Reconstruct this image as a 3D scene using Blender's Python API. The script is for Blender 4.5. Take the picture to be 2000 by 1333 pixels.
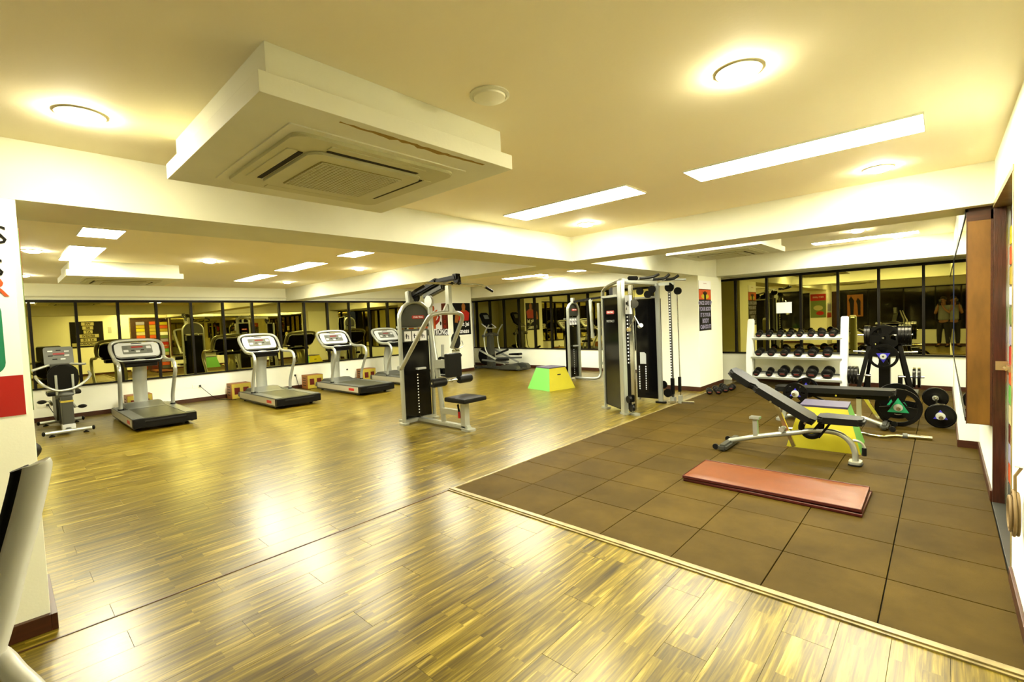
import bpy, bmesh, math, random
from mathutils import Vector, Matrix
random.seed(7)
PI = math.pi
for o in list(bpy.data.objects): bpy.data.objects.remove(o)
C = bpy.context.scene.collection
S = bpy.context.scene
# ---------------- camera, world, exposure ----------------
F, YAW, PITCH, ROLL = 919.77, math.radians(42.5402), math.radians(2.5334), math.radians(-2.3045)
fw = Vector((-math.sin(YAW)*math.cos(PITCH), math.cos(YAW)*math.cos(PITCH), -math.sin(PITCH)))
rt = Vector((math.cos(YAW), math.sin(YAW), 0)); up = rt.cross(fw)
r2 = rt*math.cos(ROLL)+up*math.sin(ROLL); u2 = -rt*math.sin(ROLL)+up*math.cos(ROLL)
cd = bpy.data.cameras.new('camera'); cam = bpy.data.objects.new('camera', cd); C.objects.link(cam)
cd.sensor_width = 36; cd.lens = F/2000*36; cd.clip_start = 0.02; cd.clip_end = 200
cam.matrix_world = Matrix(((r2.x,u2.x,-fw.x,0),(r2.y,u2.y,-fw.y,0),(r2.z,u2.z,-fw.z,1.5),(0,0,0,1)))
S.camera = cam
w = bpy.data.worlds.new('night'); S.world = w; w.use_nodes = True
w.node_tree.nodes['Background'].inputs[0].default_value = (.03,.035,.05,1)
w.node_tree.nodes['Background'].inputs[1].default_value = .3
S.view_settings.view_transform = 'Standard'; S.view_settings.look = 'None'
S.view_settings.exposure = 2.38; S.view_settings.gamma = 1
try: S.view_settings.use_curve_mapping = False
except Exception: pass
PANEL_E, SPOT_E = 15.0, 85.0

# ---------------- materials ----------------
def mat(name, col, rough=.5, metal=0, coat=0, emit=None, es=0, bump=0, bscale=60, var=0, vscale=6, spec=None, stretch=None):
    m = bpy.data.materials.new(name); m.use_nodes = True
    nt = m.node_tree; N = nt.nodes; L = nt.links; b = N['Principled BSDF']
    b.inputs['Base Color'].default_value = (*col, 1); b.inputs['Roughness'].default_value = rough
    b.inputs['Metallic'].default_value = metal; b.inputs['Coat Weight'].default_value = coat
    b.inputs['Coat Roughness'].default_value = .08; b.inputs['Specular Tint'].default_value = (1,.93,.72,1)
    if spec is not None: b.inputs['Specular IOR Level'].default_value = spec
    if emit: b.inputs['Emission Color'].default_value = (*emit, 1); b.inputs['Emission Strength'].default_value = es
    tc = N.new('ShaderNodeTexCoord'); mp = N.new('ShaderNodeMapping'); L.new(tc.outputs['Object'], mp.inputs[0])
    if stretch: mp.inputs['Scale'].default_value = stretch
    if var:
        n = N.new('ShaderNodeTexNoise'); n.inputs['Scale'].default_value = vscale; n.inputs['Detail'].default_value = 5
        L.new(mp.outputs[0], n.inputs[0])
        r = N.new('ShaderNodeValToRGB'); r.color_ramp.elements[0].position = .3; r.color_ramp.elements[1].position = .7
        r.color_ramp.elements[0].color = (*[c*(1-var) for c in col], 1)
        r.color_ramp.elements[1].color = (*[min(1, c*(1+var*.6)) for c in col], 1)
        L.new(n.outputs[0], r.inputs[0]); L.new(r.outputs[0], b.inputs['Base Color'])
    if bump:
        n2 = N.new('ShaderNodeTexNoise'); n2.inputs['Scale'].default_value = bscale; n2.inputs['Detail'].default_value = 3
        L.new(mp.outputs[0], n2.inputs[0]); bp = N.new('ShaderNodeBump'); bp.inputs['Strength'].default_value = bump
        bp.inputs['Distance'].default_value = .01
        L.new(n2.outputs[0], bp.inputs['Height']); L.new(bp.outputs[0], b.inputs['Normal'])
    return m
K = {}
K['wall'] = mat('cream_paint', (.92,.92,.72), .75, bump=.05, bscale=90, var=.04, vscale=1.5)
K['ceil'] = mat('ceiling_paint', (.90,.81,.56), .8, bump=.04, bscale=70, var=.03, vscale=.8)
K['bulk'] = mat('ceiling_box_paint', (.72,.71,.53), .7, bump=.05, bscale=60, var=.05, vscale=3)
K['acp'] = mat('ac_plastic', (.52,.50,.28), .45, var=.06)
K['acg'] = mat('ac_grille_plastic', (.26,.22,.07), .6)
K['silver'] = mat('silver_paint', (.42,.43,.35), .30, .6, coat=.15, bump=.02, bscale=300)
K['silver2'] = mat('pale_silver_plastic', (.50,.51,.46), .35, .2, coat=.1)
K['dgrey'] = mat('grey_plastic', (.040,.041,.030), .42, .1, bump=.05, bscale=200)
K['dred'] = mat('dark_red_mark', (.16,.022,.015), .5)
K['mgrey'] = mat('mid_grey_plastic', (.095,.099,.083), .4, .2)
K['black'] = mat('black_plastic', (.003,.003,.003), .38, spec=.16)
K['smoke'] = mat('smoked_panel', (.002,.002,.002), .10, spec=.25)
K['vinyl'] = mat('black_vinyl', (.006,.006,.005), .42, bump=.12, bscale=180, spec=.15)
K['rubber'] = mat('black_rubber', (.004,.004,.004), .5, bump=.1, bscale=150, spec=.18)
K['belt'] = mat('treadmill_belt', (.030,.030,.016), .45, bump=.1, bscale=260)
K['chrome'] = mat('chrome', (.62,.62,.55), .14, 1)
K['iron'] = mat('black_iron', (.002,.002,.002), .3, .1, spec=.22)
K['red'] = mat('red_plastic', (.42,.010,.008), .4)
K['maroon'] = mat('maroon_panel', (.10,.008,.004), .4)
K['blue'] = mat('blue_plastic', (.02,.015,.35), .4)
K['green'] = mat('green_plastic', (.008,.26,.10), .4)
K['white'] = mat('white_paint', (.86,.86,.78), .5)
K['paper'] = mat('white_paper', (.95,.95,.92), .8)
K['ygreen'] = mat('lime_green_paint', (.12,.40,.06), .5, bump=.05)
K['yellow'] = mat('yellow_paint', (.50,.44,.01), .5, bump=.05, var=.05)
K['purple'] = mat('purple_grey_vinyl', (.035,.027,.065), .55)
K['wyel'] = mat('yellow_box_paint', (.42,.32,.03), .5, var=.1)
K['orange'] = mat('orange_wood', (.30,.10,.012), .5, var=.15, vscale=8)
K['base'] = mat('baseboard_wood', (.05,.012,.004), .4, var=.3, vscale=8, stretch=(1,1,6))
K['gold'] = mat('brown_door_wood', (.045,.012,.005), .4, var=.5, vscale=9, stretch=(8,8,.7), bump=.2, bscale=20)
K['panelw'] = mat('honey_veneer', (.15,.068,.008), .45, var=.35, vscale=4, stretch=(3,3,.8))
K['darkgap'] = mat('dark_recess', (.008,.006,.004), .8)
K['frame'] = mat('window_frame_black', (.003,.002,.0015), .5, spec=.2)
K['mirror'] = mat('tinted_mirror_glass', (.43,.38,.12), .012, 1)
K['darkglass'] = mat('dark_window_glass', (.008,.008,.009), .05, 0, coat=.4)
K['mat'] = mat('tan_vinyl_mat', (.125,.030,.002), .42, spec=.3, bump=.35, bscale=7, var=.12, vscale=5)
K['mated'] = mat('dark_red_vinyl', (.06,.005,.005), .4)
K['cord'] = mat('rope', (.20,.13,.05), .8)
K['lcd'] = mat('display_panel', (.11,.115,.09), .3)
K['led'] = mat('red_display', (.06,.0,.0), .3, emit=(1,.03,.02), es=.06)
K['skin'] = mat('skin', (.22,.10,.05), .6)
K['shirt'] = mat('grey_shirt', (.15,.155,.13), .8)
K['pants'] = mat('dark_trousers', (.006,.006,.009), .8)
K['hair'] = mat('dark_hair', (.01,.008,.006), .6)
K['brass'] = mat('brass', (.65,.55,.28), .3, .9)
K['panel'] = mat('light_panel', (1,1,.95), .4, emit=(1,.98,.85), es=PANEL_E)
K['spot'] = mat('downlight_glow', (1,1,.9), .4, emit=(1,.93,.68), es=SPOT_E)
K['spotoff'] = mat('downlight_off', (.85,.82,.62), .4)
K['pink'] = mat('poster_orange', (.55,.08,.012), .6)
K['pblack'] = mat('poster_black', (.003,.003,.003), .5, spec=.2)
K['pgrn'] = mat('poster_green', (.14,.20,.05), .5)
K['pteal'] = mat('poster_teal', (.01,.22,.10), .5)
K['plil'] = mat('poster_lilac', (.30,.28,.42), .5)
K['pcream'] = mat('poster_cream', (.48,.44,.20), .6)

def laminate():
    m = bpy.data.materials.new('laminate_wood'); m.use_nodes = True; nt = m.node_tree; N = nt.nodes; L = nt.links
    b = N['Principled BSDF']
    geo = N.new('ShaderNodeNewGeometry'); oi = N.new('ShaderNodeObjectInfo')
    br = N.new('ShaderNodeTexBrick'); br.offset = .37; br.squash = 1
    rot = N.new('ShaderNodeMapping'); rot.inputs['Rotation'].default_value = (0,0,PI/2)
    L.new(geo.outputs['Position'], rot.inputs[0]); L.new(rot.outputs[0], br.inputs[0])
    br.inputs['Scale'].default_value = 1; br.inputs['Brick Width'].default_value = .62; br.inputs['Row Height'].default_value = .0642
    br.inputs['Mortar Size'].default_value = .0004; br.inputs['Mortar Smooth'].default_value = 0
    br.inputs['Color1'].default_value = (.0,.0,.0,1); br.inputs['Color2'].default_value = (1,1,1,1); br.inputs['Mortar'].default_value = (.3,.3,.3,1)
    # random offset of the grain per board and per strip
    add = N.new('ShaderNodeVectorMath'); add.operation = 'MULTIPLY_ADD'
    comb = N.new('ShaderNodeCombineXYZ')
    ra = N.new('ShaderNodeMath'); ra.operation = 'ADD'; L.new(oi.outputs['Random'], ra.inputs[0]); L.new(geo.outputs['Random Per Island'], ra.inputs[1])
    rb = N.new('ShaderNodeMath'); rb.operation = 'ADD'; L.new(ra.outputs[0], rb.inputs[0])
    sx = N.new('ShaderNodeSeparateColor'); L.new(br.outputs['Color'], sx.inputs[0]); L.new(sx.outputs[0], rb.inputs[1])
    L.new(rb.outputs[0], comb.inputs[0]); L.new(rb.outputs[0], comb.inputs[1]); L.new(rb.outputs[0], comb.inputs[2])
    L.new(comb.outputs[0], add.inputs[0]); add.inputs[1].default_value = (17,29,13); L.new(geo.outputs['Position'], add.inputs[2])
    mp = N.new('ShaderNodeMapping'); mp.inputs['Scale'].default_value = (30,1.5,1); L.new(add.outputs[0], mp.inputs[0])
    n = N.new('ShaderNodeTexNoise'); n.inputs['Scale'].default_value = 1; n.inputs['Detail'].default_value = 6; n.inputs['Roughness'].default_value = .6; n.inputs['Distortion'].default_value = 1.6
    L.new(mp.outputs[0], n.inputs[0])
    r = N.new('ShaderNodeValToRGB'); e = r.color_ramp.elements
    e[0].position = .33; e[0].color = (.012,.007,.001,1); e[1].position = .66; e[1].color = (.42,.31,.055,1)
    x = e.new(.42); x.color = (.055,.036,.002,1); x = e.new(.50); x.color = (.115,.080,.004,1); x = e.new(.57); x.color = (.20,.145,.012,1)
    mp2 = N.new('ShaderNodeMapping'); mp2.inputs['Scale'].default_value = (9,.55,1); L.new(add.outputs[0], mp2.inputs[0])
    n2 = N.new('ShaderNodeTexNoise'); n2.inputs['Scale'].default_value = 1; n2.inputs['Detail'].default_value = 3; n2.inputs['Distortion'].default_value = 2.2
    L.new(mp2.outputs[0], n2.inputs[0])
    av = N.new('ShaderNodeMath'); av.operation = 'MULTIPLY_ADD'; av.inputs[1].default_value = .62; L.new(n.outputs[0], av.inputs[0])
    sc = N.new('ShaderNodeMath'); sc.operation = 'MULTIPLY'; sc.inputs[1].default_value = .38; L.new(n2.outputs[0], sc.inputs[0]); L.new(sc.outputs[0], av.inputs[2])
    L.new(av.outputs[0], r.inputs[0])
    mx = N.new('ShaderNodeMix'); mx.data_type = 'RGBA'; mx.blend_type = 'MULTIPLY'; mx.inputs[0].default_value = 1
    r3 = N.new('ShaderNodeValToRGB'); r3.color_ramp.elements[0].color = (.84,.83,.80,1); r3.color_ramp.elements[1].color = (1.04,1.03,1.0,1)
    L.new(sx.outputs[0], r3.inputs[0]); L.new(r.outputs[0], mx.inputs[6]); L.new(r3.outputs[0], mx.inputs[7])
    L.new(mx.outputs[2], b.inputs['Base Color'])
    b.inputs['Roughness'].default_value = .29; b.inputs['Specular IOR Level'].default_value = .5; b.inputs['Specular Tint'].default_value = (1,.84,.42,1)
    b.inputs['Coat Weight'].default_value = .03; b.inputs['Coat Roughness'].default_value = .2
    bp = N.new('ShaderNodeBump'); bp.inputs['Strength'].default_value = .03; bp.inputs['Distance'].default_value = .001
    L.new(n.outputs[0], bp.inputs['Height']); L.new(bp.outputs[0], b.inputs['Normal'])
    return m
K['lam'] = laminate()
def tilemat():
    m = mat('brown_rubber_tile', (.18,.088,.020), .62, bump=.25, bscale=420, spec=.07)
    nt = m.node_tree; N = nt.nodes; L = nt.links; b = N['Principled BSDF']
    oi = N.new('ShaderNodeObjectInfo'); geo = N.new('ShaderNodeNewGeometry')
    n = N.new('ShaderNodeTexNoise'); n.inputs['Scale'].default_value = 2.2; n.inputs['Detail'].default_value = 7; n.inputs['Roughness'].default_value = .65
    L.new(geo.outputs['Position'], n.inputs[0])
    r = N.new('ShaderNodeValToRGB'); r.color_ramp.elements[0].position = .3; r.color_ramp.elements[1].position = .72
    r.color_ramp.elements[0].color = (.036,.0215,.0018,1); r.color_ramp.elements[1].color = (.068,.042,.0055,1)
    L.new(n.outputs[0], r.inputs[0])
    h = N.new('ShaderNodeHueSaturation'); mr = N.new('ShaderNodeMapRange'); mr.inputs[3].default_value = .88; mr.inputs[4].default_value = 1.12
    L.new(oi.outputs['Random'], mr.inputs[0]); L.new(mr.outputs[0], h.inputs['Value']); L.new(r.outputs[0], h.inputs['Color'])
    L.new(h.outputs[0], b.inputs['Base Color']); return m
K['tile'] = tilemat()

# ---------------- geometry helpers ----------------
class M:
    def __init__(s): s.b = bmesh.new()
    def box(s, x0, x1, y0, y1, z0, z1, bev=0, rot=None, piv=None, taper=None):
        vs = bmesh.ops.create_cube(s.b, size=1)['verts']
        c = Vector(((x0+x1)/2, (y0+y1)/2, (z0+z1)/2))
        for v in vs:
            t = v.co.z > 0
            v.co = Vector((v.co.x*(x1-x0), v.co.y*(y1-y0), v.co.z*(z1-z0)))
            if taper and t: v.co.x *= taper[0]; v.co.y *= taper[1]
            v.co += c
        if bev:
            es = {e for v in vs for e in v.link_edges}
            r = bmesh.ops.bevel(s.b, geom=list(es), offset=bev, segments=2, affect='EDGES', profile=.6)
            vs = list({v for f in r['faces'] for v in f.verts} | {v for v in vs if v.is_valid})
        if rot is not None:
            p = Vector(piv) if piv else c
            for v in vs: v.co = rot @ (v.co-p) + p
        return s
    def tube(s, pts, r, seg=10, closed=False, sx=1, up=None):
        """round (or flattened by sx) tube along pts; r may be a list"""
        P = [Vector(p) for p in pts]; n = len(P); rings = []
        ref = None
        for i, p in enumerate(P):
            a = P[(i-1) % n] if (i or closed) else p; c = P[(i+1) % n] if (i < n-1 or closed) else p
            t = (c-a).normalized()
            if up is not None: ux = Vector(up)
            else:
                if ref is None: ref = Vector((0,0,1)) if abs(t.z) < .9 else Vector((1,0,0))
                ux = ref
            nx = (ux - t*ux.dot(t)).normalized()
            if up is None: ref = nx
            ny = t.cross(nx)
            rr = r[i] if isinstance(r, (list, tuple)) else r
            # mitre widening
            k = 1
            if (i and i < n-1) or closed:
                d = (p-a).normalized().dot((c-p).normalized()); k = 1/max(.6, math.sqrt((1+d)/2))
            rings.append([s.b.verts.new(p + nx*math.cos(2*PI*j/seg)*rr*k + ny*math.sin(2*PI*j/seg)*rr*sx) for j in range(seg)])
        m = n if closed else n-1
        for i in range(m):
            A, B = rings[i], rings[(i+1) % n]
            for j in range(seg): s.b.faces.new((A[j], A[(j+1) % seg], B[(j+1) % seg], B[j]))
        if not closed:
            s.b.faces.new(rings[0][::-1]); s.b.faces.new(rings[-1])
        return s
    def cyl(s, p0, p1, r, seg=16): return s.tube([p0, p1], r, seg)
    def bar(s, p0, p1, w, h, up=(0,0,1), bev=0):
        """rectangular bar"""
        p0, p1 = Vector(p0), Vector(p1); t = (p1-p0).normalized(); u = Vector(up); n = (u-t*u.dot(t)).normalized(); q = t.cross(n)
        A = [[s.b.verts.new(p + q*a*w/2 + n*c*h/2) for a, c in ((-1,-1),(1,-1),(1,1),(-1,1))] for p in (p0, p1)]
        for j in range(4): s.b.faces.new((A[0][j], A[0][(j+1)%4], A[1][(j+1)%4], A[1][j]))
        s.b.faces.new(A[0][::-1]); s.b.faces.new(A[1])
        if bev:
            es = {e for r_ in A for v in r_ for e in v.link_edges}
            bmesh.ops.bevel(s.b, geom=list(es), offset=bev, segments=2, affect='EDGES')
        return s
    def lathe(s, prof, c, axis='z', seg=24):
        """prof = [(r, h)...] revolve about axis through c"""
        c = Vector(c); ax = {'x':(Vector((1,0,0)),Vector((0,1,0)),Vector((0,0,1))),'y':(Vector((0,1,0)),Vector((0,0,1)),Vector((1,0,0))),'z':(Vector((0,0,1)),Vector((1,0,0)),Vector((0,1,0)))}[axis] if isinstance(axis, str) else axis
        R = []
        for r, h in prof:
            R.append([s.b.verts.new(c + ax[0]*h + (ax[1]*math.cos(2*PI*j/seg) + ax[2]*math.sin(2*PI*j/seg))*max(r,1e-4)) for j in range(seg)])
        for i in range(len(R)-1):
            for j in range(seg): s.b.faces.new((R[i][j], R[i][(j+1)%seg], R[i+1][(j+1)%seg], R[i+1][j]))
        s.b.faces.new(R[0][::-1]); s.b.faces.new(R[-1])
        return s
    def prism(s, pts, o, ux, uy, d, bev=0):
        """polygon pts (2-D) in plane o+ux,uy extruded by vector d"""
        o, ux, uy, d = Vector(o), Vector(ux), Vector(uy), Vector(d)
        a = [s.b.verts.new(o+ux*p[0]+uy*p[1]) for p in pts]; c = [s.b.verts.new(v.co+d) for v in a]; n = len(a)
        fs = [s.b.faces.new(a[::-1]), s.b.faces.new(c)]
        for i in range(n): fs.append(s.b.faces.new((a[i], a[(i+1)%n], c[(i+1)%n], c[i])))
        if bev:
            es = list({e for f in fs[:2] for e in f.edges})
            bmesh.ops.bevel(s.b, geom=es, offset=bev, segments=2, affect='EDGES')
        return s
    def ball(s, c, r, sc=(1,1,1), seg=12, rot=None):
        vs = bmesh.ops.create_uvsphere(s.b, u_segments=seg, v_segments=max(6,seg//2+2), radius=r)['verts']
        for v in vs:
            v.co = Vector((v.co.x*sc[0], v.co.y*sc[1], v.co.z*sc[2]))
            if rot is not None: v.co = rot @ v.co
            v.co += Vector(c)
        return s
    def mesh(s, name, off=None):
        bmesh.ops.recalc_face_normals(s.b, faces=s.b.faces[:])
        if off is not None: bmesh.ops.translate(s.b, verts=s.b.verts[:], vec=-Vector(off))
        me = bpy.data.meshes.new(name); s.b.to_mesh(me); s.b.free()
        if name in ('board', 'boards', 'tile') or len(me.polygons) <= 6: return me
        me.polygons.foreach_set('use_smooth', [True]*len(me.polygons))
        N = [p.normal.copy() for p in me.polygons]; A = [p.area for p in me.polygons]
        vf = [[] for _ in me.vertices]
        for p in me.polygons:
            for v in p.vertices: vf[v].append(p.index)
        out = [None]*len(me.loops)
        for p in me.polygons:
            n0 = N[p.index]
            for li, v in zip(p.loop_indices, p.vertices):
                a = Vector((0,0,0))
                for g in vf[v]:
                    if N[g].dot(n0) > .64: a += N[g]*A[g]
                out[li] = tuple(a.normalized()) if a.length > 1e-12 else tuple(n0)
        me.normals_split_custom_set(out)
        return me
ORG = {}
def root_of(o):
    while o.parent: o = o.parent
    return o
def obj(name, m, mt, parent=None, label=None):
    off = None
    if parent is not None: off = ORG.get(root_of(parent).name)
    me = m.mesh(name, off) if isinstance(m, M) else m
    if mt is not None:
        me.materials.clear(); me.materials.append(K[mt] if isinstance(mt, str) else mt)
    o = bpy.data.objects.new(name, me); C.objects.link(o)
    if parent is not None: o.parent = parent
    if label: o['label'] = label
    return o
def thing(name, label, cat, loc=(0,0,0), rz=0, group=None, world=False):
    """an Empty at the base; world=True: parts are given in world coordinates"""
    o = bpy.data.objects.new(name, None); C.objects.link(o); o.empty_display_size = .1
    o.location = loc; o.rotation_euler = (0,0,rz); o['label'] = label; o['category'] = cat
    if group: o['group'] = group
    if world: ORG[o.name] = Vector(loc)
    return o
def tag(o, label, cat, group=None):
    o['label'] = label; o['category'] = cat
    if group: o['group'] = group
    return o
def struct(name, m, mt, parent=None, **k):
    o = obj(name, m, mt, parent); 
    if parent is None: o['kind'] = 'structure'
    return o
def copy_tree(o, parent=None):
    c = o.copy(); C.objects.link(c)
    if parent is not None: c.parent = parent
    for ch in o.children[:]: copy_tree(ch, c)
    return c
def dup(o, loc, rz, label):
    c = copy_tree(o); c.location = loc; c.rotation_euler = (0,0,rz); c['label'] = label; return c
def smooth(pts, n=6, closed=False):
    P = [Vector(p) for p in pts]; out = []; N = len(P)
    rng = range(N if closed else N-1)
    for i in rng:
        g = (lambda k: P[k % N]) if closed else (lambda k: P[max(0, min(N-1, k))])
        a, b, c, d = g(i-1), g(i), g(i+1), g(i+2)
        for k in range(n):
            t = k/n
            out.append(.5*((2*b)+(c-a)*t+(2*a-5*b+4*c-d)*t*t+(3*b-a-3*c+d)*t**3))
    if not closed: out.append(P[-1])
    return out
def rrect(w, h, r, n=5):
    out = []
    for cx, cy, a0 in ((w/2-r, h/2-r, 0), (-w/2+r, h/2-r, PI/2), (-w/2+r, -h/2+r, PI), (w/2-r, -h/2+r, 1.5*PI)):
        for i in range(n+1): a = a0+PI/2*i/n; out.append((cx+r*math.cos(a), cy+r*math.sin(a)))
    return out
def text(name, s, size, loc, ux, uy, mt, parent, depth=.001, align='CENTER', bold=.0):
    cu = bpy.data.curves.new('t', 'FONT'); cu.body = s; cu.size = size; cu.align_x = align; cu.align_y = 'CENTER'
    cu.extrude = depth; cu.offset = bold; cu.resolution_u = 2
    to = bpy.data.objects.new('t', cu); C.objects.link(to)
    dg = bpy.context.evaluated_depsgraph_get()
    me = bpy.data.meshes.new_from_object(to.evaluated_get(dg)); bpy.data.objects.remove(to); bpy.data.curves.remove(cu)
    ux, uy = Vector(ux), Vector(uy); uz = ux.cross(uy); l = Vector(loc)
    off = ORG.get(root_of(parent).name, Vector((0,0,0)))
    me.transform(Matrix(((ux.x,uy.x,uz.x,l.x-off.x),(ux.y,uy.y,uz.y,l.y-off.y),(ux.z,uy.z,uz.z,l.z-off.z),(0,0,0,1))))
    me.name = name; me.materials.clear(); me.materials.append(K[mt])
    o = bpy.data.objects.new(name, me); C.objects.link(o); o.parent = parent
    return o

# ================= STRUCTURE =================
XL, XR, YB, YF2, YF3 = -12.0, .27, -.95, 11.15, 10.8
ZC, ZB, ZC2 = 2.5, 2.2, 2.57
PX0, PX1 = -3.97, -3.41        # beam / pillar line along Y
BY0, BY1 = 4.87, 5.30          # beam along X
BK = 9.95                      # bulkhead face
# --- floor ---
fl = struct('floor', M().box(XL-.1, XR+1.5, YB-.1, YF2+.1, -.12, -.012), 'darkgap')
LX0, LY0, TS, TR = -3.246, 2.70, .5035, .4934
bw, bl = .193, 1.285
boards = []
def in_rubber(x0, x1, y0, y1): return x0 > LX0-.03 and y0 > LY0-.08
def clip(x0, x1, y0, y1):
    """board rectangles outside the rubber area (an L shape)"""
    if x1 <= LX0-.012: return [(x0, x1, y0, min(y1, YF2))]
    if y0 >= LY0-.045: return []
    return [(x0, min(x1, XR), y0, min(y1, LY0-.045))]
x = LX0-.012
cols = []
xx = x
while xx > XL: cols.append((max(XL, xx-bw), xx)); xx -= bw
xx = x
while xx < XR: cols.append((xx, min(XR, xx+bw))); xx += bw
for i, (a, b) in enumerate(cols):
    y = YB - (i*.437 % bl)
    while y < YF2:
        for r in clip(a, b, max(YB, y), min(YF2, y+bl)):
            if r[1]-r[0] > .02 and r[3]-r[2] > .03: boards.append(r)
        y += bl
def key(r):
    cx, cy = (r[0]+r[1])/2, (r[2]+r[3])/2
    d = math.hypot(cx, cy); ang = (cx*fw.x+cy*fw.y)/max(.01, d)
    return d + (100 if ang < .62 else 0)
boards.sort(key=key)
cache = {}
for r in boards[:300]:
    w_, l_ = round(r[1]-r[0], 3), round(r[3]-r[2], 3)
    if (w_, l_) not in cache:
        cache[(w_, l_)] = M().box(0, w_-.0012, 0, l_-.0015, -.012, 0, .0007).mesh('board')
    o = obj('board', cache[(w_, l_)], 'lam', fl); o.location = (r[0], r[2], 0)
mm = M()
for r in boards[300:]:
    mm.box(r[0], r[1]-.0012, r[2], r[3]-.0015, -.012, 0)
o = obj('boards', mm, 'lam', fl); o['kind'] = 'stuff'
tcache = {}
for i in range(7):
    for j in range(17):
        x0, y0 = LX0+i*TS, LY0+j*TR; x1 = min(x0+TS, XR-.005); y1 = min(y0+TR, YF3)
        if j*TR+LY0 > 6.6 and x1 > .13: x1 = .13
        k = (round(x1-x0, 3), round(y1-y0, 3))
        if k not in tcache: tcache[k] = M().box(0, k[0]-.005, 0, k[1]-.005, -.012, .010, .003).mesh('tile')
        o = obj('tile', tcache[k], 'tile', fl); o.location = (x0, y0, random.uniform(-.0008,.0008))
K['trimw'] = mat('honey_wood_trim', (.26,.20,.07), .4, var=.4, vscale=12, stretch=(1,1,1), coat=.3)
struct('trim_1', M().box(LX0-.03, XR-.005, LY0-.045, LY0-.004, -.01, .016, .004).box(LX0-.03, XR-.005, LY0-.062, LY0-.045, -.01, .008, .002), 'trimw')
struct('trim_2', M().box(LX0-.024, LX0-.004, LY0, 10.7, -.01, .014, .004), 'trimw')
struct('trim_3', M().box(LX0-.03, LX0-.018, YB, LY0-.065, -.01, .003, .001), 'base')
# --- walls ---
def wall_with(name, boxes, mt='wall'):
    m = M()
    for b in boxes: m.box(*b)
    return struct(name, m, mt)
SZ, TZ = .585, 2.205   # window sill, head
wall_with('wall_left', [(XL-.12, XL, YB, YF2, 0, SZ), (XL-.12, XL, YB, YF2, TZ, ZC2+.1), (XL-.12,XL,YB,-.4,SZ,TZ), (XL-.12,XL,8.97,YF2,SZ,TZ)])
wall_with('wall_back_left', [(XL, PX0, YF2, YF2+.12, 0, SZ), (XL, PX0, YF2, YF2+.12, TZ, ZC2+.1)])
wall_with('wall_back_right', [(PX0, XR, YF3, YF3+.12, 0, SZ), (PX0, XR, YF3, YF3+.12, TZ, ZC2+.1)])
wall_with('wall_front', [(XL, XR+.2, YB-.12, YB, 0, .6), (XL, XR+.2, YB-.12, YB, 2.15, 2.62), (XL, -9.0, YB-.12, YB, .6, 2.15), (-3.0,-2.9,YB-.12,YB,.6,2.15)])
D0, D1, DH = 3.61, 4.93, 2.17
wall_with('wall_right', [(XR, XR+.12, YB, D0, 0, ZC+.1), (XR, XR+.12, D0, D1, DH+.03, ZC+.1), (XR, XR+.12, D1, 6.62, 0, ZC+.1), (.12, XR+.12, 6.62, YF3, 0, SZ), (.12, XR+.12, 6.62, YF3, TZ, ZC2+.1), (.16, XR+.12, 6.62, YF3, SZ, TZ)])
# --- ceiling, beams, bulkhead ---
struct('ceiling', M().box(XL, XR+.1, YB, BY1, ZC, ZC+.1).box(XL, XR+.1, BY1, YF2, ZC2, ZC2+.1), 'ceil')
struct('trim_4', M().box(PX0, PX1, YB, YF2, ZB, ZC2+.02), 'bulk').name = 'trim_4'
struct('trim_5', M().box(XL, PX0, BY0, BY1, ZB, ZC2).box(PX1, XR, BY0, BY1, ZB, ZC2), 'bulk')
struct('trim_6', M().box(XL, PX0, BK, YF2, TZ+.02, ZC2).box(PX1, XR, BK, YF3, TZ+.02, ZC2), 'bulk')
# pelmet lips above the glazing
struct('trim_7', M().box(XL, XL+.05, YB, 8.9, TZ+.055, TZ+.075).box(XL+.0, -10.7, YF2-.3, YF2, TZ, TZ+.02), 'bulk')
# columns
struct('trim_8', M().box(-4.17, PX1, 8.96, 10.22, 0, ZB-.0, .004), 'wall')
struct('trim_9', M().box(XL, -10.74, 8.97, 9.92, 0, ZB+.4, .004), 'wall')
struct('trim_10', M().box(PX0, PX1+.001, YB, .10, 0, ZB, .004), 'wall')
# --- baseboards ---
def base(name, boxes):
    m = M()
    for b in boxes: m.box(*b, .003)
    struct(name, m, 'base')
H = .085
base('baseboard_left', [(XL, XL+.014, YB, 8.97, 0, H)])
base('baseboard_back', [(XL, PX0-.2, YF2-.014, YF2, 0, H), (PX1, .12, YF3-.014, YF3, 0, H)])
base('baseboard_right', [(.106, .12, 6.62, YF3, .0, H), (.106, XR, 6.606, 6.62, 0, H), (XR-.014, XR, D1, 6.606, 0, H), (XR-.014, XR, YB, D0-.05, 0, H)])
base('baseboard_columns', [(-4.17, PX1+.014, 8.946, 8.96, 0, H), (PX1, PX1+.014, 8.96, 10.22, 0, H), (-4.184,-4.17,8.946,10.2,0,H),
    (XL, -10.726, 8.956, 8.97, 0, H), (-10.74, -10.726, 8.97, 9.92, 0, H),
    (PX0, PX1+.03, .10, .125, 0, H), (PX1, PX1+.03, YB, .10, 0, H)])
base('baseboard_front', [(XL, PX0, YB, YB+.014, 0, H), (PX1+.03, XR, YB, YB+.014, 0, H)])
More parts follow.
